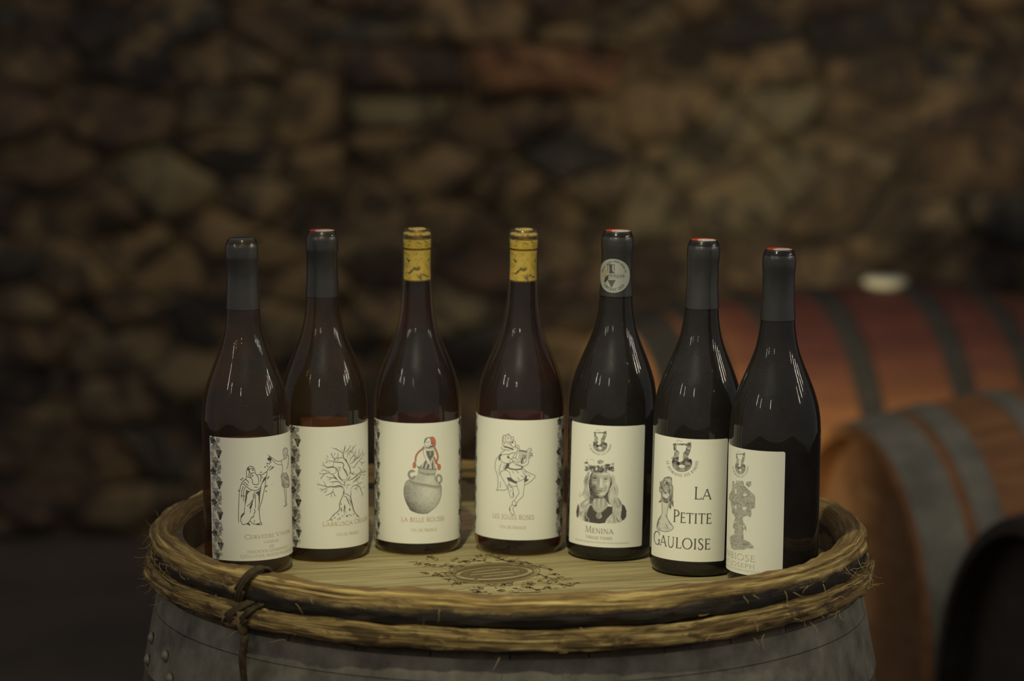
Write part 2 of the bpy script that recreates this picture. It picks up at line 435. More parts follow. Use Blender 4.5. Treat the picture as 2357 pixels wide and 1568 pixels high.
def stone_shape(poly, depth):
    cx = sum(p[0] for p in poly) / len(poly); cz = sum(p[1] for p in poly) / len(poly)
    tx, tz = random.uniform(-.35, .35), random.uniform(-.30, .42)
    pl = []
    for i in range(len(poly)):              # subdivide long edges and roughen the outline
        p, q = poly[i], poly[(i + 1) % len(poly)]
        L = math.hypot(q[0] - p[0], q[1] - p[1]); n = max(1, int(L / 0.035))
        for k in range(n):
            t = k / n; pl.append((p[0] + (q[0] - p[0]) * t, p[1] + (q[1] - p[1]) * t))
    n = len(pl); v, f = [], []
    rings = [(1.0, 0.03), (0.985, -depth * 0.35), (0.88, -depth * 0.85), (0.5, -depth * 1.02)]
    for j, (s, y) in enumerate(rings):
        for i, (x, z) in enumerate(pl):
            jx = mnoise.noise((x * 17, z * 17, j * 3.1)) * 0.012; jz = mnoise.noise((x * 17 + 40, z * 17, j * 3.1)) * 0.012
            jy = (mnoise.noise((x * 13, z * 13, j + 9)) * depth * 0.45 + ((x - cx) * tx + (z - cz) * tz) * s) if j > 1 else 0
            v.append(((x - cx) * s * 0.985 + jx, min(y + jy, .02) if j > 0 else y, (z - cz) * s * 0.985 + jz))
    v.append((0, -depth * 1.06, 0))
    for j in range(len(rings) - 1):
        for i in range(n):
            i2 = (i + 1) % n
            f.append((j * n + i, j * n + i2, (j + 1) * n + i2, (j + 1) * n + i))
    for i in range(n):
        f.append(((len(rings) - 1) * n + i, (len(rings) - 1) * n + (i + 1) % n, len(v) - 1))
    return v, f, cx, cz
def stone_object(poly, depth, mat):
    v, f, cx, cz = stone_shape(poly, depth)
    return obj('stone', mesh('stone', v, f, True), mat, wall, (cx, 0, cz))
vis = []
for i, s_ in enumerate(seeds):              # the stones that show largest are objects of their own
    vis.append((0 if s_[2] else max(0, abs(s_[0]) - 1.15) + max(0, .12 - s_[1]) + max(0, s_[1] - 1.22) + 1e-3 * abs(s_[0]), i))
own = set(i for _, i in sorted(vis)[:290])
rest = []; AN = 0.35                        # flat-bedded stones: wider than high
for i, s_ in enumerate(seeds):
    poly = [(s_[0] - .22, s_[1] - .10), (s_[0] + .22, s_[1] - .10), (s_[0] + .22, s_[1] + .10), (s_[0] - .22, s_[1] + .10)]
    for k, t in enumerate(seeds):
        if k == i or abs(t[0] - s_[0]) > .4 or abs(t[1] - s_[1]) > .4: continue
        poly = clip_half(poly, (t[0] - s_[0]) * AN, t[1] - s_[1], (AN * t[0] ** 2 + t[1] ** 2 - AN * s_[0] ** 2 - s_[1] ** 2) / 2)
        if not poly: break
    # keep clear of the long brick lintel
    if poly and lx0 - .2 < s_[0] < lx1 + .2 and lz0 - .25 < s_[1] < lz1 + .25:
        if s_[0] < lx0: poly = clip_half(poly, 1, 0, lx0)
        elif s_[0] > lx1: poly = clip_half(poly, -1, 0, -lx1)
        elif s_[1] < lz0: poly = clip_half(poly, 0, 1, lz0)
        else: poly = clip_half(poly, 0, -1, -lz1)
    poly = [(p[0], max(p[1], 0.01)) for p in poly]
    if len(poly) < 3: continue
    if i in own:
        if s_[2]: stone_object(poly, random.uniform(.012, .04), random.choice(STONE_LIGHT))
        else: stone_object(poly, random.uniform(.003, .024), random.choice(STONE_DARK + STONE_MID))
    else:
        v, f, cx, cz = stone_shape(poly, random.uniform(.003, .024)); rest.append(([(p[0] + cx, p[1], p[2] + cz) for p in v], f))
v, f = join(rest)
tag(obj('rubble_stones', mesh('rubble_stones', v, f, True), STONE_MID[0], wall), kind='stuff')
for k in range(2):
    xa = lx0 + (lx1 - lx0) * k * 0.47; xb = lx0 + (lx1 - lx0) * (0.46 if k == 0 else 1)
    stone_object([(xa, lz0), (xb, lz0), (xb, lz1), (xa, lz1)], 0.05, STONE_RED if k else STONE_DARK[2])

# ------------------------------------------------------------------ barrels
def disc_boards(parent, n, R, ang, mat, xform, th, gap=0.0004, name='head_board'):
    """head boards: strips across a disc of radius R, lying along direction ang; xform maps (x,y,depth) to parent space matrix"""
    w = 2 * R / n
    for k in range(n):
        y0, y1 = -R + k * w + gap / 2, -R + (k + 1) * w - gap / 2
        top = [(math.sqrt(max(0, R * R - y * y)), y) for y in np.linspace(y0, y1, 9)]
        loop = top + [(-x, y) for x, y in reversed(top)]
        m_ = len(loop)
        v = [(x, y, 0) for x, y in loop] + [(x, y, -th) for x, y in loop]
        f = [tuple(range(m_)), tuple(range(2 * m_ - 1, m_ - 1, -1))] + [(i, m_ + i, m_ + (i + 1) % m_, (i + 1) % m_) for i in range(m_)]
        o = obj(name, mesh(name, v, f), mat, parent)
        o.matrix_local = xform @ Matrix.Rotation(ang, 4, 'Z')

def stave_mesh(n, prof_out, th_end, th_mid, name, gap=0.0006):
    """one stave along +Z; prof_out = [(z, R)]"""
    v, f = [], []
    da = math.pi / n
    L0, L1 = prof_out[0][0], prof_out[-1][0]
    S = 4
    for j, (z, R) in enumerate(prof_out):
        e = abs(2 * (z - L0) / (L1 - L0) - 1)
        th = th_mid + (th_end - th_mid) * e ** 8
        for r in (R, R - th):
            for i in range(S + 1):
                a = -da + 2 * da * i / S
                a *= 1 - gap / (R * da)
                v.append((r * math.cos(a), r * math.sin(a), z))
    k = 2 * (S + 1)
    for j in range(len(prof_out) - 1):
        for i in range(S):
            f.append((j * k + i, j * k + i + 1, (j + 1) * k + i + 1, (j + 1) * k + i))
            f.append((j * k + S + 1 + i + 1, j * k + S + 1 + i, (j + 1) * k + S + 1 + i, (j + 1) * k + S + 1 + i + 1))
        f.append((j * k, (j + 1) * k, (j + 1) * k + S + 1, j * k + S + 1))
        f.append((j * k + S, j * k + 2 * S + 1, (j + 1) * k + 2 * S + 1, (j + 1) * k + S))
    for j in (0, len(prof_out) - 1):
        for i in range(S):
            q = (j * k + i, j * k + S + 1 + i, j * k + S + 2 + i, j * k + i + 1)
            f.append(q if j == 0 else q[::-1])
    return mesh(name, v, f, False)

# ---- display barrel, standing upright
barrel = empty('display_barrel', (0, 0, 0))
tag(barrel, 'upright oak barrel with bark-covered wooden hoops carrying the seven wine bottles', 'barrel')
BT = ZH + 0.033                             # chime height
R_IN, R_OUT, R_BIL = 0.2985, 0.3080, 0.364
def bar_R(z): return R_BIL - (R_BIL - R_OUT) * abs(2 * z / BT - 1) ** 2.0
zs = list(np.linspace(0, BT - 0.06, 14)) + list(np.linspace(BT - 0.05, BT, 6))
sm = stave_mesh(30, [(z, bar_R(z)) for z in zs], R_OUT - R_IN, 0.025, 'stave')
sm.materials.append(M_STAVE)
for k in range(30):
    obj('stave', sm, None, barrel, (0, 0, 0), (0, 0, 2 * math.pi * k / 30))
GRAIN = math.radians(15)
disc_boards(barrel, 7, R_IN + 0.002, GRAIN, M_HEADWOOD, Matrix.Translation((0, 0, ZH)), 0.02)

def wooden_hoop(name, rc, zc, ar, az, seed, mat, lump=None, sq=2.6, wob=0.0016, left=0.0):
    nu, nv = 1200, 36
    v, f, uv = [], [], []
    for i in range(nu + 1):
        ph = -math.pi / 2 + 2 * math.pi * (i / nu) - math.pi   # seam at the back
        wr = mnoise.noise((math.cos(ph) * 3 + seed, math.sin(ph) * 3, 1.7)) * wob * 1.6 + left * max(0, -math.cos(ph)) ** 2
        wz = mnoise.noise((math.cos(ph) * 3.3, math.sin(ph) * 3.3 + seed, 5.1)) * wob * 1.8
        sc = 1 + 0.22 * mnoise.noise((math.cos(ph) * 5 + seed, math.sin(ph) * 5, 9.4))
        if lump:
            for lp, la, lw in lump:
                d = math.atan2(math.sin(ph - lp), math.cos(ph - lp)); sc += la * math.exp(-(d / lw) ** 2)
        for j in range(nv):
            t = 2 * math.pi * j / nv
            ct, st = math.cos(t), math.sin(t)
            x = math.copysign(abs(ct) ** (2 / sq), ct) * ar * sc; y = math.copysign(abs(st) ** (2 / sq), st) * az * (0.5 + 0.5 * sc)
            px, py = math.cos(ph) * rc, math.sin(ph) * rc
            d = mnoise.noise((px * 26 + seed, py * 26, t * 1.5)) * 0.0015 + mnoise.noise((ph * 9, math.cos(t) * 5, math.sin(t) * 5 + seed)) * 0.0014 + mnoise.noise((ph * 22, math.cos(t) * 9, math.sin(t) * 9 + seed)) * 0.0009 + max(0, mnoise.noise((px * 60 + seed, py * 60, 2.2 * math.sin(t)))) * 0.0012
            q = 1 + d / ar
            r = rc + wr + x * q; z = zc + wz + y * q
            v.append((r * math.cos(ph), r * math.sin(ph), z)); uv.append((ph * rc, t / (2 * math.pi) if j < nv else 1))
    for i in range(nu):
        for j in range(nv):
            f.append((i * nv + j, (i + 1) * nv + j, (i + 1) * nv + (j + 1) % nv, i * nv + (j + 1) % nv))
    me = mesh(name, v, f, True)
    l = me.uv_layers.new(name='UVMap')
    dat = np.empty((len(me.loops), 2), np.float32); k = 0
    for i in range(nu):
        for j in range(nv):
            for (a, b_) in ((i, j), (i + 1, j), (i + 1, j + 1), (i, j + 1)):
                dat[k] = ((a / nu) * 2 * math.pi * rc, ((j + nv // 2) % nv + (b_ - j)) / nv * 0.08); k += 1
    l.data.foreach_set('uv', dat.ravel())
    # straightforward outward normals
    return obj(name, me, mat, barrel)
M_HOOP_TOP = wood_hoop_material('bark_hoop_wood', -0.03, 0.0415, 0.028, 0.57, 0.69, 9, 240, 0.0545)  # bark below and gold crest also carry shade and light in the colour
M_HOOP_LOW = wood_hoop_material('split_hoop_wood', -0.03, 0.0300, 0.034, 0.51, 0.58, 10, 460)
BIND = math.atan2(-0.2185, -0.228)          # where the hoops are lashed
h1 = wooden_hoop('wooden_hoop', 0.3108, ZH + 0.0255, 0.0125, 0.0145, 3.0, M_HOOP_TOP, [(BIND, 0.35, 0.035)], 2.5, 0.0014, 0.004)
h2 = wooden_hoop('wooden_hoop', 0.3215, ZH + 0.0030, 0.0090, 0.0092, 8.0, M_HOOP_LOW, [(BIND + 0.03, 0.25, 0.03)], 3.2, 0.0012, 0.003)
h1['label'] = 'top wooden hoop with bark and painted shade on its underside'; h2['label'] = 'lower wooden hoop of split chestnut'

def around(ph, r, z): return (r * math.cos(ph), r * math.sin(ph), z)
# lashing: osier turns round each hoop, cut hoop ends beside them
def lashing(hoop, rc, zc, ar, az, ph0, turns, slant, rad):
    pts = []
    for i in range(int(turns * 18) + 1):
        t = 2 * math.pi * i / 18
        ph = ph0 + slant * math.sin(t) + 0.011 * (i / 18)
        pts.append(around(ph, rc + (ar + rad * .8) * math.cos(t), zc + (az + rad * .8) * math.sin(t)))
    v, f = tube(spline(pts, 0.004), rad, 8)
    return obj('osier_lashing', mesh('osier_lashing', v, f, True), M_OSIER, hoop)
lashing(h1, 0.3140, ZH + 0.0255, 0.0150, 0.0175, BIND + 0.02, 3, 0.030, 0.0016)
lashing(h2, 0.3225, ZH + 0.0030, 0.0115, 0.0112, BIND + 0.00, 3, 0.045, 0.0019)
lashing(h2, 0.3225, ZH + 0.0030, 0.0115, 0.0112, BIND + 0.055, 2, 0.035, 0.0017)
random.seed(5)
def chip(hoop, ph, r, z, sx, sy, sz, seed):
    v, f = lathe([(0.0001, -1), (0.62, -0.86), (0.95, -0.35), (1, 0.15), (0.75, 0.72), (0.4, 0.95), (0.0001, 1)], 12)
    vv = []
    for p in v:
        k = 1 + 0.55 * mnoise.noise((p[0] * 2.3 + seed * 3, p[1] * 2.3, p[2] * 2.3))
        vv.append((p[0] * sx * k, p[1] * sy * k, p[2] * sz * k))
    o = obj('hoop_end', mesh('hoop_end', vv, f, True), M_CUTWOOD, hoop, around(ph, r, z), (0, 0.25, ph))
    return o
chip(h1, BIND - 0.015, 0.3255, ZH + 0.030, .004, .008, .006, 1)
chip(h2, BIND + 0.005, 0.3320, ZH - 0.001, .0045, .011, .0075, 2)
chip(h2, BIND + 0.052, 0.3320, ZH - 0.003, .004, .005, .010, 3)
chip(h2, BIND + 0.055, 0.3300, ZH - 0.024, .003, .004, .004, 5)
tw = spline([around(BIND + .065, .333, ZH - .012), around(BIND + .07, .338, ZH - .03), around(BIND + .075, .337, ZH - .055), around(BIND + .07, .334, ZH - .085), around(BIND + .073, .338, ZH - .12)], 0.004)
v, f = tube(tw, np.linspace(0.0035, 0.0022, len(tw)), 8)
obj('osier_tail', mesh('osier_tail', v, f, True), M_OSIER, h2)
# frayed bark fibres
parts = []
for k in range(150):
    ph = random.choice([random.gauss(math.pi + 0.12, 0.22), random.uniform(math.pi, 2 * math.pi), random.gauss(2 * math.pi - 0.35, .2)])
    low = random.random() < 0.45
    r0, z0 = (0.3255 + .004 * max(0, -math.cos(ph)) ** 2, ZH + random.uniform(.012, .030)) if not low else (0.331, ZH + random.uniform(-.010, .008))
    L = random.uniform(.004, .011); p = [np.array(around(ph, r0 - .002, z0))]
    d = np.array([math.cos(ph) * random.uniform(.2, 1), math.sin(ph) * random.uniform(.2, 1), random.uniform(-1, .7)]) + np.array([-math.sin(ph), math.cos(ph), 0]) * random.uniform(-1.2, 1.2)
    for i in range(3):
        d = d / np.linalg.norm(d) + np.random.RandomState(k * 7 + i).uniform(-.5, .5, 3); p.append(p[-1] + d / np.linalg.norm(d) * L / 2)
    pts = spline(p, 0.002); parts.append(tube(pts, np.linspace(.00035, .00012, len(pts)), 4))
v, f = join(parts)
tag(obj('bark_fibres', mesh('bark_fibres', v, f), M_FIBRE, barrel), kind='stuff')

def band(name, z0, z1, Rf, th, parent, mat, n=128, flare=0):
    prof = [(Rf(z0), z0), (Rf(z0) + th, z0), (Rf(z1) + th, z1), (Rf(z1), z1)]
    v, f = lathe(prof + [prof[0]], n, close_ends=False)
    me = mesh(name, v, f, False)
    return obj(name, me, mat, parent)
s1 = band('steel_hoop', ZH - 0.0330, ZH - 0.0135, bar_R, 0.0016, barrel, M_STEEL_DIRTY)
s2 = band('steel_hoop', ZH - 0.0850, ZH - 0.0338, bar_R, 0.0018, barrel, M_STEEL_DIRTY)
band('steel_hoop', 0.02, 0.09, bar_R, 0.0018, barrel, M_STEEL_DIRTY); band('steel_hoop', 0.24, 0.29, bar_R, 0.0018, barrel, M_STEEL_DIRTY); band('steel_hoop', 0.66, 0.71, bar_R, 0.0018, barrel, M_STEEL_DIRTY)
v, f = lathe([(0.0001, 0.0045), (0.003, 0.004), (0.0055, 0.0018), (0.006, 0)], 14)
rm = mesh('rivet', v, f, True); rm.materials.append(M_RIVET)
for a, dz in ((math.pi + .22, -.055), (math.pi + .22, -.075), (math.pi + .40, -.058), (math.pi + .46, -.074)):
    z = ZH + dz
    o = obj('rivet', rm, None, s2); R = bar_R(z) + .0018
    o.matrix_local = Matrix.Translation((R * math.cos(a), R * math.sin(a), z)) @ Matrix.Rotation(a, 4, 'Z') @ Matrix.Rotation(math.pi / 2, 4, 'Y')

# ---- barrels lying on a rack behind, axis pointing left towards the camera
AX = math.radians(16)
def lying_barrel(head_c, label, stave_mat, bung, hoop_mat, head_mat):
    Lb = 0.88; half = Lb / 2
    cx, cy = head_c[0] + math.cos(AX) * half, head_c[1] + math.sin(AX) * half
    root = empty('wine_barrel', (cx, cy, 0.405), (0, 0, AX))
    tag(root, label, 'barrel', 'oak barrels lying on the rack')
    Rh, Rb = 0.295, 0.348
    def Rf(z): return Rb - (Rb - Rh) * abs(z / half) ** 2
    # stave meshes run along local X: rotate Z->X with Y rotation of 90 deg
    zz = np.linspace(-half, half, 17)
    sm = stave_mesh(24, [(z, Rf(z)) for z in zz], 0.016, 0.024, 'stave')
    for vert in sm.vertices:
        x, y, z = vert.co; vert.co = (z, y, x)     # length along X, radius up Z
    sm.flip_normals(); sm.materials.append(stave_mat)
    for k in range(24):
        obj('stave', sm, None, root, (0, 0, 0), (2 * math.pi * k / 24 + 0.0, 0, 0))
    R90 = Matrix.Rotation(math.pi / 2, 4, 'Y')
    for (a, b_) in ((0.370, 0.434), (0.312, 0.352), (0.20, 0.235), (0.066, 0.108)):
        for s in (-1, 1):
            lo, hi = sorted((s * a, s * b_))
            o = band('steel_hoop', lo, hi, Rf, 0.003, root, hoop_mat, 96)
            o.matrix_local = R90
    for s in (-1, 1):
        X = Matrix.Translation((s * (half - 0.045), 0, 0)) @ Matrix.Rotation(s * math.pi / 2, 4, 'Y')
        disc_boards(root, 6, Rf(half - .045) - 0.019, 0.0, head_mat, X, 0.02)
    if bung is not None:
        v, f = lathe([(0.024, -0.02), (0.030, 0.002), (0.040, 0.004), (0.040, 0.011), (0.034, 0.017), (0.015, 0.019), (0.0001, 0.0195)], 32)
        obj('bung', mesh('bung', v, f, True), M_BUNG, root, (bung, 0, Rb))
    return root, cx, cy
spots = [((0.188, 3.04), 'oak barrel with wine-red stained middle and white bung, farthest back', M_STAVE_RED, .052),
         ((0.502, 2.00), 'oak barrel with wide grey hoops and brown head right beside the display barrel', M_STAVE_BACK, .0),
         ((0.655, 1.29), 'shade-darkened oak barrel cut off by the lower right corner of the photo', M_STAVE_SHADE, .0)]
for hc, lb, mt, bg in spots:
    lying_barrel(hc, lb, mt, bg, M_STEEL if mt is M_STAVE_BACK else M_IRON, M_STAVE_SHADE if mt is M_STAVE_SHADE else M_HEAD_BACK)
mx, my = 0.53 + math.cos(AX) * .44, 2.0 + math.sin(AX) * .44
for k, s in enumerate((-0.09, 0.09)):
    L = 2.9
    v = [(x, y, z) for z in (0, .051) for x, y in ((-.03, -L / 2), (.03, -L / 2), (.03, L / 2), (-.03, L / 2))]
    f = [(3, 2, 1, 0), (4, 5, 6, 7), (0, 1, 5, 4), (1, 2, 6, 5), (2, 3, 7, 6), (3, 0, 4, 7)]
    o = obj('rack_beam', mesh('rack_beam', v, f), M_BEAM, None, (mx - .1 + math.cos(AX) * s, my + .2 + math.sin(AX) * s, 0), (0, 0, AX))
    tag(o, 'dark timber beam on the floor under the lying barrels, ' + ('nearer their heads' if k == 0 else 'farther from the display barrel'), 'beam', 'rack beams')


# ------------------------------------------------------------------ printing: strokes, tones and letters wrapped on real surfaces
def P(s): return np.array([[float(a) for a in q.split(',')] for q in s.split()])

def inside(poly, x, y):
    r = np.zeros(x.shape, bool); n = len(poly); j = n - 1
    for i in range(n):
        xi, yi = poly[i]; xj, yj = poly[j]
        c = ((yi > y) != (yj > y)) & (x < (xj - xi) * (y - yi) / (yj - yi + 1e-12) + xi)
        r ^= c; j = i
    return r

def vnoise(x, y, sc, seed=0):
    """cheap smooth value noise, vectorised"""
    rs = np.random.RandomState(seed); T = rs.rand(64, 64)
    u, v = x / sc, y / sc; i, j = np.floor(u).astype(int), np.floor(v).astype(int); a, b = u - i, v - j
    a = a * a * (3 - 2 * a); b = b * b * (3 - 2 * b)
    g = lambda p, q: T[p % 64, q % 64]
    return (g(i, j) * (1 - a) + g(i + 1, j) * a) * (1 - b) + (g(i, j + 1) * (1 - a) + g(i + 1, j + 1) * a) * b

# capitals: l = line x0,y0,x1,y1,weight   a = arc cx,cy,rx,ry,deg0,deg1,weight(thick side)   s = serif x,y,half length
TK, TN = 0.125, 0.06
GLY = {
 'A': (.80, [('l', .04, 0, .40, 1, TN), ('l', .40, 1, .76, 0, TK), ('l', .17, .34, .63, .34, TN), ('s', .06, 0, .09), ('s', .74, 0, .11)]),
 'B': (.64, [('l', .15, 0, .15, 1, TK), ('a', .22, .755, .27, .245, 90, -90, TK), ('a', .22, .27, .34, .27, 90, -90, TK), ('l', .1, 1, .25, 1, TN), ('l', .1, 0, .25, 0, TN), ('l', .15, .52, .25, .52, TN)]),
 'C': (.82, [('a', .52, .5, .46, .51, 48, 312, TK), ('l', .82, .88, .82, .74, TN), ('l', .82, .12, .82, .24, TN)]),
 'D': (.84, [('l', .15, 0, .15, 1, TK), ('a', .28, .5, .50, .5, 90, -90, TK), ('l', .05, 1, .3, 1, TN), ('l', .05, 0, .3, 0, TN)]),
 'E': (.58, [('l', .15, 0, .15, 1, TK), ('l', .06, .98, .50, .98, TN), ('l', .15, .53, .44, .53, TN), ('l', .06, .02, .54, .02, TN), ('l', .50, 1, .50, .86, TN), ('l', .53, 0, .56, .16, TN), ('l', .44, .6, .44, .46, TN)]),
 'F': (.54, [('l', .15, 0, .15, 1, TK), ('l', .06, .98, .50, .98, TN), ('l', .15, .53, .44, .53, TN), ('s', .15, 0, .11), ('l', .50, 1, .50, .86, TN)]),
 'G': (.86, [('a', .52, .5, .46, .51, 48, 300, TK), ('l', .78, .0, .78, .40, TK), ('l', .64, .40, .90, .40, TN), ('l', .80, .88, .80, .74, TN), ('l', .74, .04, .8, .08, TN)]),
 'H': (.82, [('l', .15, 0, .15, 1, TK), ('l', .67, 0, .67, 1, TK), ('l', .15, .52, .67, .52, TN), ('s', .15, 0, .11), ('s', .15, 1, .11), ('s', .67, 0, .11), ('s', .67, 1, .11)]),
 'I': (.34, [('l', .17, 0, .17, 1, TK), ('s', .17, 0, .12), ('s', .17, 1, .12)]),
 'J': (.34, [('l', .19, -.02, .19, 1, TK), ('s', .19, 1, .12), ('a', .02, -.02, .17, .24, 0, -80, TK)]),
 'L': (.58, [('l', .15, 0, .15, 1, TK), ('s', .15, 1, .11), ('l', .06, .02, .54, .02, TN), ('l', .54, 0, .57, .18, TN)]),
 'M': (.98, [('l', .14, 0, .20, 1, TN), ('l', .20, 1, .49, .04, TK), ('l', .49, .04, .78, 1, TN), ('l', .78, 1, .85, 0, TK), ('s', .14, 0, .1), ('s', .85, 0, .11), ('s', .17, 1, .07), ('s', .81, 1, .07)]),
 'N': (.86, [('l', .14, 0, .14, 1, TN), ('l', .14, 1, .72, .0, TK), ('l', .72, 0, .72, 1, TN), ('s', .14, 0, .1), ('s', .12, 1, .08), ('s', .72, 1, .1)]),
 'O': (.96, [('a', .48, .5, .42, .51, 0, 360, TK)]),
 'P': (.58, [('l', .15, 0, .15, 1, TK), ('a', .24, .74, .29, .26, 90, -100, TK), ('l', .05, 1, .26, 1, TN), ('s', .15, 0, .11)]),
 'Q': (.96, [('a', .48, .5, .42, .51, 0, 360, TK), ('l', .55, .06, .90, -.20, TK)]),
 'R': (.68, [('l', .15, 0, .15, 1, TK), ('a', .24, .74, .27, .26, 90, -95, TK), ('l', .05, 1, .26, 1, TN), ('s', .15, 0, .11), ('l', .26, .48, .66, .0, TK), ('s', .66, 0, .06)]),
 'S': (.54, [('c', '.46,.82 .40,.96 .27,1.01 .13,.93 .10,.77 .20,.61 .35,.48 .46,.33 .45,.14 .33,.0 .18,-.01 .07,.10 .06,.22', TK)]),
 'T': (.70, [('l', .35, 0, .35, 1, TK), ('l', .03, .98, .67, .98, TN), ('s', .35, 0, .12), ('l', .03, 1, .04, .86, TN), ('l', .67, 1, .66, .86, TN)]),
 'U': (.82, [('c', '.15,1.0 .15,.60 .16,.30 .24,.08 .41,-.01 .58,.08 .66,.30 .67,.60 .67,1.0', .09), ('s', .15, 1, .11), ('s', .67, 1, .1)]),
 'V': (.80, [('l', .05, 1, .40, 0, TK), ('l', .40, 0, .74, 1, TN), ('s', .07, 1, .1), ('s', .73, 1, .09)]),
 'X': (.72, [('l', .06, 1, .64, 0, TK), ('l', .06, 0, .64, 1, TN), ('s', .08, 0, .08), ('s', .62, 0, .1), ('s', .08, 1, .1), ('s', .62, 1, .08)]),
 'Y': (.72, [('l', .36, 0, .36, .48, TK), ('l', .36, .48, .05, 1, TK), ('l', .36, .48, .66, 1, TN), ('s', .36, 0, .12), ('s', .07, 1, .09), ('s', .65, 1, .08)]),
 '-': (.36, [('l', .05, .40, .31, .40, TN * 1.4)]),
 '0': (.60, [('a', .30, .5, .24, .51, 0, 360, TK)]), '1': (.34, [('l', .17, 0, .17, 1, TK), ('s', .17, 0, .12), ('l', .17, 1, .04, .88, TN)]),
 '2': (.54, [('c', '.07,.76 .14,.95 .29,1.0 .43,.90 .44,.70 .33,.45 .10,.05', TK * .8), ('l', .07, .04, .50, .04, TK)]),
 ' ': (.36, []), 'i': (.2, []),
}
def glyph_strokes(ch):
    adv, items = GLY[ch]; out = []
    for it in items:
        if it[0] == 'l':
            x0, y0, x1, y1, w = it[1:]; out.append((np.array([[x0, y0], [x1, y1]]), np.array([w, w])))
        elif it[0] == 's':
            x, y, h = it[1:]; y = y + (.02 if y < .5 else -.02); out.append((np.array([[x - h, y], [x + h, y]]), np.array([.05, .05])))
        elif it[0] == 'a':
            cx, cy, rx, ry, a0, a1, w = it[1:]; a = np.radians(np.linspace(a0, a1, 26))
            out.append((np.stack([cx + rx * np.cos(a), cy + ry * np.sin(a)], 1), TN + (w - TN) * np.abs(np.cos(a)) ** 1.3))
        else:
            p = spline(P(it[1]), .06); out.append((p, np.linspace(TN, TN, len(p)) + (it[2] - TN) * np.sin(np.linspace(0, math.pi, len(p)))))
    return adv, out

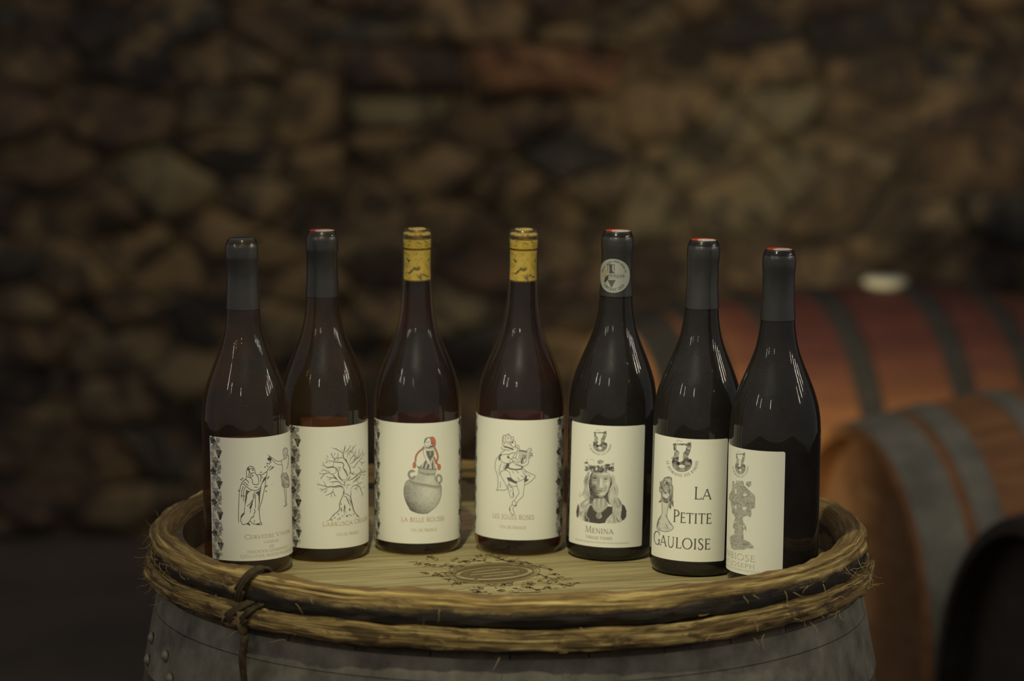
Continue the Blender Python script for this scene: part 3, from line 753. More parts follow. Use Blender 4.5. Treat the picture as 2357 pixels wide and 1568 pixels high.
class Sheet:
    """collects printed marks given in photo pixels (through `unproj`) or in sheet metres"""
    def __init__(self, unproj, to3d, paper=PAPER):
        self.un, self.to3d, self.paper = unproj, to3d, paper; self.layers = {}
    def _add(self, key, q, layer, faces, col):
        L = self.layers.setdefault(key, [[], [], [], 0])
        L[0].append(np.c_[q, np.full(len(q), layer)]); L[1].append(np.asarray(faces) + L[3]); L[2].append(np.broadcast_to(col, (len(q), 3))); L[3] += len(q)
    def ribbon(self, q, w, col, key, layer):
        q = np.asarray(q, float); t = np.gradient(q, axis=0); t /= np.linalg.norm(t, axis=1)[:, None] + 1e-12
        n = np.stack([-t[:, 1], t[:, 0]], 1) * (np.asarray(w) / 2).reshape(-1, 1)
        v = np.empty((2 * len(q), 2)); v[0::2] = q + n; v[1::2] = q - n
        return v, [(2 * i, 2 * i + 1, 2 * i + 3, 2 * i + 2) for i in range(len(q) - 1)]
    def stroke(self, crop, pts, w, d=0.9, col=INK, key='drawing', layer=3, taper=False, smooth=True):
        x0, y0, sc = crop[:3]; sy_ = crop[3] if len(crop) > 3 else sc
        p = P(pts) if isinstance(pts, str) else np.asarray(pts, float)
        p = spline(p, sc * 0.7) if smooth else np.vstack([spline(p[i:i + 2], sc * .7) for i in range(len(p) - 1)])
        ww = np.full(len(p), float(w))
        if taper: ww *= np.clip(np.sin(np.linspace(0.25, math.pi - .15, len(p))), .25, 1)
        v, f = self.ribbon(p, ww, None, None, None)
        q = self.un(v[:, 0] / sc + x0, v[:, 1] / sy_ + y0)
        self._add(key, q, layer, f, self.paper * (1 - d) + col * d)
    def tone(self, crop, poly, fn, col=INK, key='drawing', layer=1, cell=0.6, cut=0.0):
        x0, y0, sc = crop[:3]; sy_ = crop[3] if len(crop) > 3 else sc
        p = P(poly) if isinstance(poly, str) else np.asarray(poly, float)
        c = cell * sc
        xs = np.arange(p[:, 0].min(), p[:, 0].max() + c, c); ys = np.arange(p[:, 1].min(), p[:, 1].max() + c, c)
        X, Y = np.meshgrid(xs, ys); d = fn(X, Y) if callable(fn) else np.full(X.shape, float(fn))
        d = np.clip(d, 0, 1)
        ok = inside(p, X[:-1, :-1] + c / 2, Y[:-1, :-1] + c / 2)
        if cut: ok &= d[:-1, :-1] > cut
        n = X.shape[1]; i, j = np.nonzero(ok)
        f = np.stack([i * n + j, (i + 1) * n + j, (i + 1) * n + j + 1, i * n + j + 1], 1)
        used, inv = np.unique(f, return_inverse=True)
        if len(used) == 0: return
        q = self.un(X.ravel()[used] / sc + x0, Y.ravel()[used] / sy_ + y0); dd = d.ravel()[used][:, None]
        self._add(key, q, layer, inv.reshape(f.shape), self.paper * (1 - dd) + np.asarray(col) * dd)
    def blob(self, crop, cx, cy, rx, ry, d=.9, col=INK, key='drawing', layer=2):
        a = np.linspace(0, 2 * math.pi, 24)[:-1]
        self.tone(crop, np.stack([cx + rx * np.cos(a), cy + ry * np.sin(a)], 1), d, col, key, layer, .4)
    def text(self, s, q0, q1, h, d=.9, col=INK, key='lettering', first=1.0, bold=1.0):
        """letters from sheet point q0 to q1 (metres along the surface), words' first letters scaled by `first`"""
        q0, q1 = np.asarray(q0, float), np.asarray(q1, float)
        big = [(i == 0 or s[i - 1] in ' -') and first > 1 for i in range(len(s))]
        adv = [GLY[c][0] * (first if b_ else 1) + .07 for c, b_ in zip(s, big)]; tot = sum(adv)
        k = (q1[0] - q0[0]) / tot; x = 0
        for c, b_, a in zip(s, big, adv):
            sx, sy = k * (first if b_ else 1), h * (first if b_ else 1)
            for p, w in glyph_strokes(c)[1]:
                if len(p) == 2: p, w = p[0] + (p[1] - p[0]) * np.linspace(0, 1, 7)[:, None], np.full(7, w[0])
                g = np.stack([q0[0] + k * x + p[:, 0] * sx, q0[1] + (q1[1] - q0[1]) * (k * x + p[:, 0] * sx) / (q1[0] - q0[0]) + p[:, 1] * sy], 1)
                v, f = self.ribbon(g, w * h * bold * (first ** .3 if b_ else 1), None, None, None)
                self._add(key, v, 4, f, self.paper * (1 - d) + col * d)
            x += a
    def arc_text(self, crop, s, c, rx, ry, a0, a1, h, d=.8, col=INK, key='lettering', inward=True, bold=1.2):
        """letters along an ellipse in crop pixels, angles in degrees (screen, y down), read from a0 to a1"""
        x0, y0, sc = crop[:3]; sy_ = crop[3] if len(crop) > 3 else sc; adv = [GLY[ch][0] + .1 for ch in s]; tot = sum(adv); x = 0
        for ch, a in zip(s, adv):
            th = math.radians(a0 + (a1 - a0) * (x + a / 2) / tot)
            ctr = np.array([c[0] + rx * math.cos(th), c[1] + ry * math.sin(th)])
            up = -np.array([math.cos(th), math.sin(th)]) if inward else np.array([math.cos(th), math.sin(th)])
            rt = np.array([-up[1], up[0]])
            for p, w in glyph_strokes(ch)[1]:
                g = ctr + (p[:, :1] - GLY[ch][0] / 2) * h * rt + (p[:, 1:] - .5) * h * up
                v, f = self.ribbon(g, w * h * bold, None, None, None)
                self._add(key, self.un(v[:, 0] / sc + x0, v[:, 1] / sy_ + y0), 4, f, self.paper * (1 - d) + col * d)
            x += a
    def build(self, parent, mat, labels={}):
        for key, (q, f, c, n) in self.layers.items():
            q = np.vstack(q); c = np.vstack(c)
            me = mesh(key, self.to3d(q), np.vstack([np.asarray(x).reshape(-1, 4) for x in f]), False, None, c)
            o = obj(key.split('#')[0], me, mat, parent); me.name = o.name
            if key in labels: o['label'] = labels[key]

# ------------------------------------------------------------------ bottles
NECK = [(.0124, .3000), (.0133, .2985), (.0143, .2955), (.0146, .2900), (.0144, .2845), (.0137, .2815), (.0138, .2750), (.0140, .2600)]
def body_profile(R, dz=0.0):
    sh = [(.0152, .238), (.0166, .226), (.0192, .213), (.0228, .2025), (.0268, .193), (.0312, .1825), (.0350, .1725), (.0380, .162), (.0398, .1515), (.0406, .142), (.0408, .132)]
    p = [(r if r < .016 else r * (R / .0408), z + dz) for r, z in sh]
    base = [(R, .060), (R, .016), (R * .995, .010), (R * .975, .0055), (R * .94, .002), (R * .90, .0004), (R * .84, .0), (R * .74, .001)]
    punt = [(R * .6, .006), (R * .42, .016), (R * .2, .023), (.0002, .025)]
    return NECK + p + base + punt
def smooth_profile(p):
    return [tuple(x) for x in spline(np.array(p), .004)]

BOT = [  # base px, top px, y, R, label angles, label top/bottom px, kind, shoulder shift
    dict(b=573, t=(556, 552), y=-.0269, R=.0397, la=(-50, 116), lp=(1008.5, 1292), kind='amber', dz=-.002),
    dict(b=748, t=(741, 532.5), y=.0376, R=.0403, la=(-48, 118), lp=(983.5, 1264), kind='amber', dz=-.002),
    dict(b=961, t=(960, 526), y=.0701, R=.0404, la=(-76, 90), lp=(975, 1252), kind='rose', dz=-.006),
    dict(b=1194, t=(1206, 528), y=.0694, R=.0413, la=(-93, 73), lp=(968, 1244), kind='rose', dz=-.006),
    dict(b=1402, t=(1422, 532), y=.0477, R=.0405, la=(-68, 45), lp=(981, 1261), kind='black', dz=-.001),
    dict(b=1596, t=(1620, 557), y=-.0174, R=.0405, la=(-74, 39), lp=(1011.5, 1293.8), kind='black', dz=0),
    dict(b=1776, t=(1794, 579), y=-.0795, R=.0407, la=(-104, 9), lp=(1040, 1329), kind='black', dz=0),
]
TEXT = ['dark wine bottle with a robed man and dancing figure drawn on its label, leftmost', 'dark wine bottle with a bare spreading tree drawn on its label',
        'capless wine bottle with visible cork, its label showing a red-braided girl in a jar', 'capless wine bottle with visible cork, its label showing a bard playing a lyre',
        'black wine bottle with silver neck medal and an old woman on its label', 'black wine bottle lettered in large capitals beside a long-haired woman in a gown',
        'black wine bottle with a grey carved stone cross on its label, rightmost']

def make_bottle(i):
    B = BOT[i]
    # stand it on the head where the photo shows its foot, lean it so that the mouth lands where the photo shows it
    def x_at(px, z):
        d = pix_ray(np.array(float(px)), np.array(784.)); w = CAM
        depth = (B['y'] - CAM[1]) * _f[1] + (ZH + z - CAM[2]) * _f[2]
        col = (px - W / 2) / F * depth
        return col, depth
    def solve(px, z):
        x = 0.0
        for _ in range(20):
            d = np.array([x, B['y'], ZH + z]) - CAM
            u = F * (d @ _r) / (d @ _f) + W / 2
            x += (px - u) / F * (d @ _f)
        return x
    xb, xt = solve(B['b'], 0.0), solve(B['t'][0], 0.3)
    tilt = math.asin((xt - xb) / 0.3)
    root = empty('wine_bottle', (xb, B['y'], ZH + 0.0002 + abs(math.sin(tilt)) * B['R'] * .84), (0, tilt, 0))
    tag(root, TEXT[i], 'bottle', 'wine bottles on the barrel head')
    mat = Matrix.Translation(root.location) @ Matrix.Rotation(tilt, 4, 'Y')
    inv = np.array(mat.inverted())
    R = B['R']
    o_l = inv[:3, :3] @ CAM + inv[:3, 3]
    def unproj_r(rad):
        def un(px, py):
            d = pix_ray(px, py) @ inv[:3, :3].T
            a = d[..., 0] ** 2 + d[..., 1] ** 2; b_ = o_l[0] * d[..., 0] + o_l[1] * d[..., 1]; c = o_l[0] ** 2 + o_l[1] ** 2 - rad ** 2
            t = (-b_ - np.sqrt(np.maximum(b_ * b_ - a * c, 0))) / a
            x = o_l[0] + t * d[..., 0]; y = o_l[1] + t * d[..., 1]
            return np.stack([rad * np.arctan2(x, -y), o_l[2] + t * d[..., 2]], -1)
        return un
    def to3d_r(rad):
        def f(q):
            r = rad + .00022 + q[:, 2] * .00005; a = q[:, 0] / rad
            return np.stack([r * np.sin(a), -r * np.cos(a), q[:, 1]], 1)
        return f
    prof = smooth_profile(body_profile(R, B['dz']))
    v, f = lathe(prof[::-1], 96, close_ends=False)
    obj('glass_body', mesh('glass_body', v, f, True), M_GLASS[B['kind']], root)
    fill = .2505 if B['kind'] == 'rose' else .245
    wp = [(max(r - .0026, .001), max(z, .004)) for r, z in prof if z < fill and r > .02 or (.05 < z < fill)]
    wp = [(.0005, wp[0][1])] + wp + [(.0005, wp[-1][1])]
    v, f = lathe(wp[::-1], 48, close_ends=False)
    obj('wine', mesh('wine', v, f, True), M_WINE[B['kind']], root)
    # capsule or bare neck with cork
    if B['kind'] == 'rose':
        cp = [(.0002, .2997), (.0083, .2997), (.0083, .2988), (.0045, .2982), (.0045, .2962), (.0124, .2956), (.0127, .2948), (.0122, .2936), (.0045, .2930), (.0045, .2900), (.0128, .2893), (.0127, .2823), (.0085, .2820), (.0085, .2803), (.0124, .2799), (.0122, .2660), (.0126, .2530), (.0118, .2518), (.0002, .2518)]
        v, f = lathe(cp[::-1], 64, close_ends=False)
        obj('cork', mesh('cork', v, f, False), M_CORK, root)
    else:
        zb = .300 - [.0625, .0595, 0, 0, .0585, .0605, .0615][i]
        cp = [(.0002, .3010), (.0108, .3010), (.0116, .3003), (.0117, .2992), (.0133, .2978), (.0145, .2952), (.0149, .2925), (.0149, .2850 if i < 2 else .288), (.0148, .2815 if i < 2 else .284), (.0143, .2795), (.0142, .262), (.0147, .252), (.0155 + .0003 * (i > 3), zb + .0004), (.0155 + .0003 * (i > 3), zb), (.0154, zb - .0001), (.0149, zb - .0001)]
        v, f = lathe(cp[::-1], 72, close_ends=False)
        obj('capsule', mesh('capsule', v, f, True), M_CAPSULE_GREY if i == 0 else M_CAPSULE, root)
        if i > 0:                           # printed seal disc on top
            nr, na = 8, 40; vv, ff, cc = [], [], []
            for a_ in range(nr + 1):
                for k in range(na):
                    r = .0113 * a_ / nr; th = 2 * math.pi * k / na
                    vv.append((r * math.cos(th), r * math.sin(th), .30125 - .0002 * (a_ / nr) ** 4))
                    w_ = math.hypot(r * math.cos(th) - .003, r * math.sin(th) + .0045) < .0088 and (k * 7 + a_ * 3 + i) % 13 > 1
                    cc.append((.85, .83, .74) if w_ else (.70, .07, .02))
            for a_ in range(nr):
                for k in range(na): ff.append((a_ * na + k, (a_ + 1) * na + k, (a_ + 1) * na + (k + 1) % na, a_ * na + (k + 1) % na))
            sd = obj('seal_disc', mesh('seal_disc', vv, ff, False, None, np.array(cc)), M_SEAL, root); sd['label'] = 'red and white printed seal'
    # labels
    un = unproj_r(R + .0003)
    ax = B['b'] + (B['t'][0] - B['b']) * .2
    z1 = float(un(np.array(ax), np.array(float(B['lp'][0])))[1]); z0 = float(un(np.array(ax - 2), np.array(float(B['lp'][1])))[1])
    def sheet(z0, z1, a0, a1, name, round_=0.0):
        n = 72; v, f = [], []
        for rr in (R + .00008, R + .00024):
            for k in range(n + 1):
                a = math.radians(a0 + (a1 - a0) * k / n)
                e = min(k, n - k) / n * math.radians(a1 - a0) * R; cut = max(0, round_ - e); cut = round_ - math.sqrt(max(0, round_ ** 2 - cut ** 2)) if cut > 0 else 0
                for z in (z0 + cut, z1 - cut): v.append((rr * math.sin(a), -rr * math.cos(a), z))
        m2 = 2 * (n + 1)
        for k in range(n):
            q = (2 * k, 2 * k + 2, 2 * k + 3, 2 * k + 1); f.append(tuple(x + m2 for x in q)); f.append(q[::-1])
            f.append((2 * k + 1, 2 * k + 3, 2 * k + 3 + m2, 2 * k + 1 + m2)); f.append((2 * k + 2, 2 * k, 2 * k + m2, 2 * k + 2 + m2))
        f.append((0, 1, 1 + m2, m2)); f.append((2 * n + 1, 2 * n, 2 * n + m2, 2 * n + 1 + m2))
        return obj(name, mesh(name, v, f, False), M_PAPER, root)
    lab = sheet(z0, z1, B['la'][0], B['la'][1], 'front_label', 0.0 if i < 4 else .0012)
    sheet(z0 + .01, z1 - (.012 if i == 0 else .004), 150, 215, 'back_label')
    S = Sheet(un, to3d_r(R))
    S.R = R; S.z0, S.z1 = z0, z1
    globals()['draw_%d' % (i + 1)](S, B)
    S.build(lab, M_PRINT)
    if i == 4:
        rn = .0147; unn = unproj_r(rn)
        c = unn(np.array(1415.), np.array(635.)); c = np.array([math.radians(-13) * rn, float(unn(np.array(1414.), np.array(635.))[1])])
        SIL = np.array([.62, .64, .56])
        MS = Sheet(unn, lambda q: np.stack([(rn + .0012 + q[:, 2] * .00005) * np.sin(q[:, 0] / rn), -(rn + .0012 + q[:, 2] * .00005) * np.cos(q[:, 0] / rn), q[:, 1]], 1), SIL)
        rad = .0156; vv, ff = [], []
        for a_ in range(13):
            for k in range(64):
                r = rad * a_ / 12; th = 2 * math.pi * k / 64
                s_, z_ = c[0] + r * math.cos(th), c[1] + r * math.sin(th)
                vv.append(((rn + .0011) * math.sin(s_ / rn), -(rn + .0011) * math.cos(s_ / rn), z_))
        for a_ in range(12):
            for k in range(64): ff.append((a_ * 64 + k, (a_ + 1) * 64 + k, (a_ + 1) * 64 + (k + 1) % 64, a_ * 64 + (k + 1) % 64))
        md = obj('medal_sticker', mesh('medal_sticker', vv, ff, True, None, np.tile(SIL, (len(vv), 1))), M_MEDAL, root); md['label'] = 'round silver award medal'
        draw_medal(MS); MS.build(md, M_MEDAL)
    return root


# ------------------------------------------------------------------ what is printed on each label (traced crops: origin x, origin y, scale)
def T(S, txt, xl, xr, anchor, hpx, d=.9, col=INK, first=1.0, bold=1.0, al=None):
    u = lambda x, y: S.un(np.array(float(x)), np.array(float(y)))
    z = float(u(*anchor)[1])
    s0 = float(u(xl, anchor[1])[0]) if al is None else math.radians(al) * S.R
    s1 = float(u(xr, anchor[1])[0])
    S.n_text = getattr(S, 'n_text', 0) + 1
    S.text(txt, (s0, z), (s1, z), hpx / 2490.0, d, col, 'lettering#%d' % S.n_text, first, bold)

def lines(S, crop, w, rows, d=.92, **kw):
    for r in rows.strip().split('\n'):
        r = r.strip()
        if r: S.stroke(crop, r, w, d, **kw)

def vine_border(S, s_left, width, seed):
    keep = S.un
    S.un = lambda px, py: np.stack([s_left + px * 4e-4, S.z1 - py * 4e-4], -1)
    KEY = 'vine_border#%d' % seed
    C = (0, 0, 4.0); Wd = width * 1e4; Ht = (S.z1 - S.z0) * 1e4; per = 281.0
    rs = np.random.RandomState(seed)
    def leaf(x, y, r, d):
        a = np.linspace(0, 2 * math.pi, 36); rr = r * (.62 + .38 * np.abs(np.cos(a * 2.5 + rs.rand() * 6)) ** .7) * (1 + .12 * rs.randn(36))
        S.tone(C, np.stack([x + rr * np.cos(a), y + rr * np.sin(a)], 1), lambda X, Y: d * (.55 + .75 * vnoise(X, Y, 9, seed + int(x + y) % 50)), key=KEY, layer=2, cell=.55)
    def grape(x, y, r, d):
        for k in range(4):
            for j in range(4 - k):
                S.blob(C, x + (j - (3 - k) / 2) * r * .55, y + (k - 1.4) * r * .62, r * .38, r * .38, d * (.8 + .3 * rs.rand()), key=KEY, layer=3)
    y0 = 20.0
    while y0 < Ht - 20:
        for fx, fy, kind, r, d in ((.28, .06, 'l', 40, 1.05), (.78, .04, 'l', 26, .6), (.55, .22, 'l', 34, .55), (.80, .30, 'l', 28, .5), (.30, .30, 'l', 26, .45), (.82, .47, 'g', 29, .92), (.22, .50, 'l', 28, .42),
                                   (.55, .66, 'l', 26, .5), (.28, .70, 'l', 30, .5), (.52, .82, 'g', 28, .85), (.82, .90, 'l', 30, .62), (.25, .90, 'l', 26, .4), (.85, .72, 'l', 20, .4)):
            x, y = fx * Wd, y0 + fy * per
            if y < 14 or y > Ht - 22: continue
            (leaf if kind == 'l' else grape)(x, y, r, d)
        for pts in (((.1, .05), (.5, .15), (.9, .28), (.6, .45)), ((.15, .38), (.05, .5), (.2, .62), (.5, .6)), ((.5, .62), (.95, .8), (.7, .98), (.4, 1.05)), ((.75, .08), (.3, .2), (.1, .33))):
            p = np.array([(a * Wd, y0 + b * per) for a, b in pts])
            if p[:, 1].max() < Ht - 8: S.stroke(C, p, 5, .75, key=KEY)
        y0 += per
    S.un = keep

def draw_1(S, B):
    C = (530, 1020, 7.84)
    vine_border(S, math.radians(-49) * S.R, .0128, 3)
    lines(S, C, 10, """
295,600 293,520 310,455 345,425 385,420 420,445 440,490 445,520 460,560 470,575
350,480 362,460 390,455 420,470
345,500 350,535 385,545 430,535
352,520 335,560 345,600
370,560 360,600 385,640 400,690 410,735 450,748 500,745 515,700 510,650 500,620 480,590
385,560 395,600 420,580
310,600 340,620 375,630
300,600 280,650 240,680 205,730 185,790 170,860 160,960 155,1100 150,1250 150,1350 157,1430
270,655 310,680 335,720
240,700 290,735 325,775
210,740 250,745 280,780 310,800 350,830 400,850 450,858 500,840 540,800 565,740 590,680 620,620
430,790 470,800 495,790
470,575 520,570 570,570 620,540 660,510 680,470 710,430 745,425
700,490 740,465 782,425
660,520 655,580 640,640 630,730 620,800 600,900 570,1040 545,1110 530,1160
540,570 550,620 545,700
565,590 575,640
245,780 215,830 205,900 200,990
275,800 250,840 240,900 240,960 240,1050
190,945 265,962
260,1150 255,1240
200,1350 190,1400 215,1460 240,1470 290,1460 320,1440 350,1410 380,1350 410,1330
410,920 415,1000 400,1060 385,1120 365,1190 360,1260
300,1140 350,1100 400,1030
435,880 430,1000
455,920 455,1180
520,880 520,1010 515,1100 500,1220
430,1190 450,1240 430,1270 425,1320 390,1350
530,1160 525,1250 530,1350 545,1430
360,1410 400,1450 450,1465 520,1450 560,1440 565,1470 500,1475 470,1470
435,1390 435,1430""")
    for poly in ("645,595 600,640 565,745 595,705 638,655", "285,840 330,870 385,850 330,895 305,930 300,1000 280,1080 260,1165 264,1050 273,950 283,880", "262,1240 210,1285 178,1345 200,1352 258,1280",
                 "290,1460 335,1440 362,1478 350,1490 320,1478", "404,1030 340,1170 370,1192 398,1120", "450,900 520,860 560,780 545,880 534,960 532,1080 514,1105 508,960 480,915", "300,470 330,440 350,470 340,520",
                 "470,1465 520,1450 525,1475 480,1476", "780,415 735,455 750,470 785,435"):
        S.tone(C, poly, .88, cell=.4, layer=2)
    for x, y in ((195, 660), (225, 640), (155, 860), (625, 435), (665, 415), (665, 370), (725, 345), (552, 528), (690, 615), (660, 770), (640, 790), (645, 870), (675, 640), (405, 490), (700, 375)):
        S.blob(C, x, y, 13, 13, .85)
    S.blob(C, 748, 752, 10, 8, .4)
    S.tone(C, "690,230 720,250 748,285 740,310 715,332 690,322 660,290 690,262", lambda X, Y: .7 + .4 * vnoise(X, Y, 14, 4), cell=.4, layer=2)
    lines(S, C, 9, """
680,205 702,245
710,230 780,290 850,328 915,325
750,300 820,370 880,390 920,390
960,250 950,190 950,130 980,90 1015,95 1030,140 1025,200 1010,260 985,285 960,250
985,285 940,300 920,330 930,390 940,430 935,540
1020,220 1050,230 1045,330 1035,420 1010,470
935,540 915,590 925,690 935,770 970,800 1050,790 1060,700 1040,600 1000,530
965,810 985,940 990,1060 1000,1110 960,1150
1000,800 1010,940 1010,1080 1015,1120 965,1150""", .7)
    S.tone(C, "935,540 915,590 925,690 935,770 970,800 1050,790 1060,700 1040,600 1000,530", lambda X, Y: .25 + .5 * vnoise(X, Y, 30, 6))
    S.tone(C, "955,130 985,95 1015,100 1025,180 1000,270 960,240", lambda X, Y: .04 + .45 * vnoise(X, Y, 16, 8))
    T(S, 'CERVOISE VINIERE', 563, 668, (564, 1240.8), 7.6, .85, GOLD, 1.25)
    T(S, 'VIOGNIER', 608, 641, (608, 1250.8), 5.0, .75, GOLD); T(S, '2021', 619, 631, (619, 1260), 5.0, .75, GOLD)
    T(S, 'INDICATION GEOGRAPHIQUE', 569, 664, (570, 1273.5), 5.6, .75, GOLD); T(S, 'COLLINES RHODANIENNES', 554, 671, (555, 1283.8), 6.0, .75, GOLD)

def draw_2(S, B):
    C = (720, 1010, 7.467)
    vine_border(S, math.radians(-47) * S.R, .0120, 5)
    rows = """
540,860 490,815 430,808 380,822 300,825 245,830 215,800 205,760 175,725|15
535,880 490,828 440,826 390,842 340,838|9
245,830 170,805 100,785 60,775|9
100,785 90,812|7
95,770 105,755|6
245,848 170,880 130,912|9
170,875 112,855|7
248,850 215,920 178,920|9
350,850 345,890 325,930 240,970 208,990|10
345,890 370,960 402,992|9
370,960 372,1000|6
325,930 320,980 312,1022|8
550,805 480,775 440,738 350,740 280,745|12
350,740 335,792|7
440,720 390,685 330,670 290,700 245,712|11
300,690 310,672 250,660 232,630|8
550,755 500,720 470,690 440,640 432,560 400,515 360,490 300,495 240,505 205,500|14
560,700 490,700 455,640 440,590|7
395,585 330,610 275,585 210,600 130,605 108,590|10
130,605 122,580|6
330,610 380,660 420,700|14
215,600 150,665 128,682|9
150,665 140,705|6
300,560 220,550 150,515|9
180,545 138,560|7
395,500 400,560 390,590|9
560,745 590,640 575,570 520,500 530,450 500,412 430,405 360,398 300,380 250,380 220,352 205,345|13
250,380 240,408 208,416|9
230,285 258,310 252,350|7
360,395 372,350 330,300 325,232|9
330,300 305,240|6
355,400 352,460 330,480 250,490 190,462 135,462|9
190,462 180,430 170,395|8
205,470 185,450|6
600,640 640,560 610,450 560,370 530,330 520,250 540,200 572,108|14
560,340 600,430|12
530,262 440,200 390,178 318,155|9
400,188 402,150|6
530,330 440,328 395,318|9
420,322 430,262 440,230|7
440,330 430,382|10
525,230 545,160 535,110|8
540,255 600,190 640,140 620,110|8
600,190 640,225 700,150 748,100|8
690,165 685,130|6
640,140 660,120|5
380,330 360,380|8
360,290 380,260 360,250|7
590,725 680,690 740,640 810,580 862,540|12
740,600 700,612 650,590 635,500 600,450|11
630,440 690,400 740,350 782,290|10
720,370 720,270 745,180|9
740,350 800,310 832,230|8
650,465 700,500 740,440 800,370 870,330|9
680,765 720,720 790,670 822,600|12
810,580 870,578 922,540|8
830,560 800,500|8
640,300 620,250 600,210|7
625,420 650,340 690,290 700,230|8
580,330 600,270 590,230|7
470,480 455,540 480,560|8
520,510 560,580 590,650|10
490,500 440,500 400,480|7
780,300 790,230 800,170|7
840,350 850,260 850,170|6
860,300 890,240|6
800,400 860,420 900,380|6
650,875 680,822 740,800 800,830 830,900 848,960 830,1002|10
740,800 800,770 860,740|8
770,820 740,850 700,870|7
750,850 750,902|6
850,850 890,820|5
840,940 870,960|5
720,720 770,740 780,780|6
870,640 900,610|5
525,870 520,950 500,1010 470,1080 455,1150 462,1200 430,1250 380,1290 330,1340 290,1390 225,1430|13
650,880 650,960 645,1005 662,1080 682,1170 702,1240 745,1300 805,1358|17
540,930 590,960 640,1000|10
520,990 570,1000 590,1050 620,1110 660,1170|13
600,1030 640,1070 655,1130|9
545,880 530,920 535,980|14
560,1220 560,1260 580,1280|7
540,820 545,760 550,720|11
560,810 610,790 650,800|8
600,860 580,840 600,820|6
660,600 690,590 700,560|8
640,640 620,680 580,720|12"""
    for r in rows.strip().split('\n'):
        p, w = r.split('|'); S.stroke(C, p, float(w), .9, taper=True)
    rs = np.random.RandomState(9)
    for k in range(46):                     # fine twigs of the crown
        a = rs.uniform(-2.6, .5); x, y = 560 + 300 * math.cos(a) * rs.uniform(.55, 1.05), 560 + 420 * math.sin(a) * rs.uniform(.5, .95)
        t = a + rs.uniform(-.7, .7); L = rs.uniform(25, 60)
        S.stroke(C, [(x, y), (x + L * .5 * math.cos(t) + rs.uniform(-6, 6), y + L * .5 * math.sin(t)), (x + L * math.cos(t + .3), y + L * math.sin(t + .3))], 6, .6, taper=True)
    for x, y, rx, ry in ((545, 1180, 12, 45), (490, 1222, 9, 36), (535, 1240, 7, 36), (632, 1220, 13, 22), (585, 1330, 16, 16), (465, 1370, 9, 18), (375, 1360, 13, 9), (330, 1395, 7, 22), (305, 1390, 7, 20), (440, 1300, 8, 18), (700, 1300, 8, 13),
                         (655, 1320, 8, 13), (765, 1332, 20, 8), (485, 1125, 8, 18), (510, 1330, 6, 18), (625, 1310, 10, 10), (430, 1390, 6, 22), (350, 1320, 14, 8), (545, 1300, 5, 14)):
        S.blob(C, x, y, rx, ry, .85)
    T(S, 'LABRUSCA ORIGINE', 742, 846, (743, 1211.6), 8.6, .85, GOLD, 1.15); T(S, 'VIN DE FRANCE', 774, 825, (775, 1234), 6.0, .8, GOLD, 1.15)

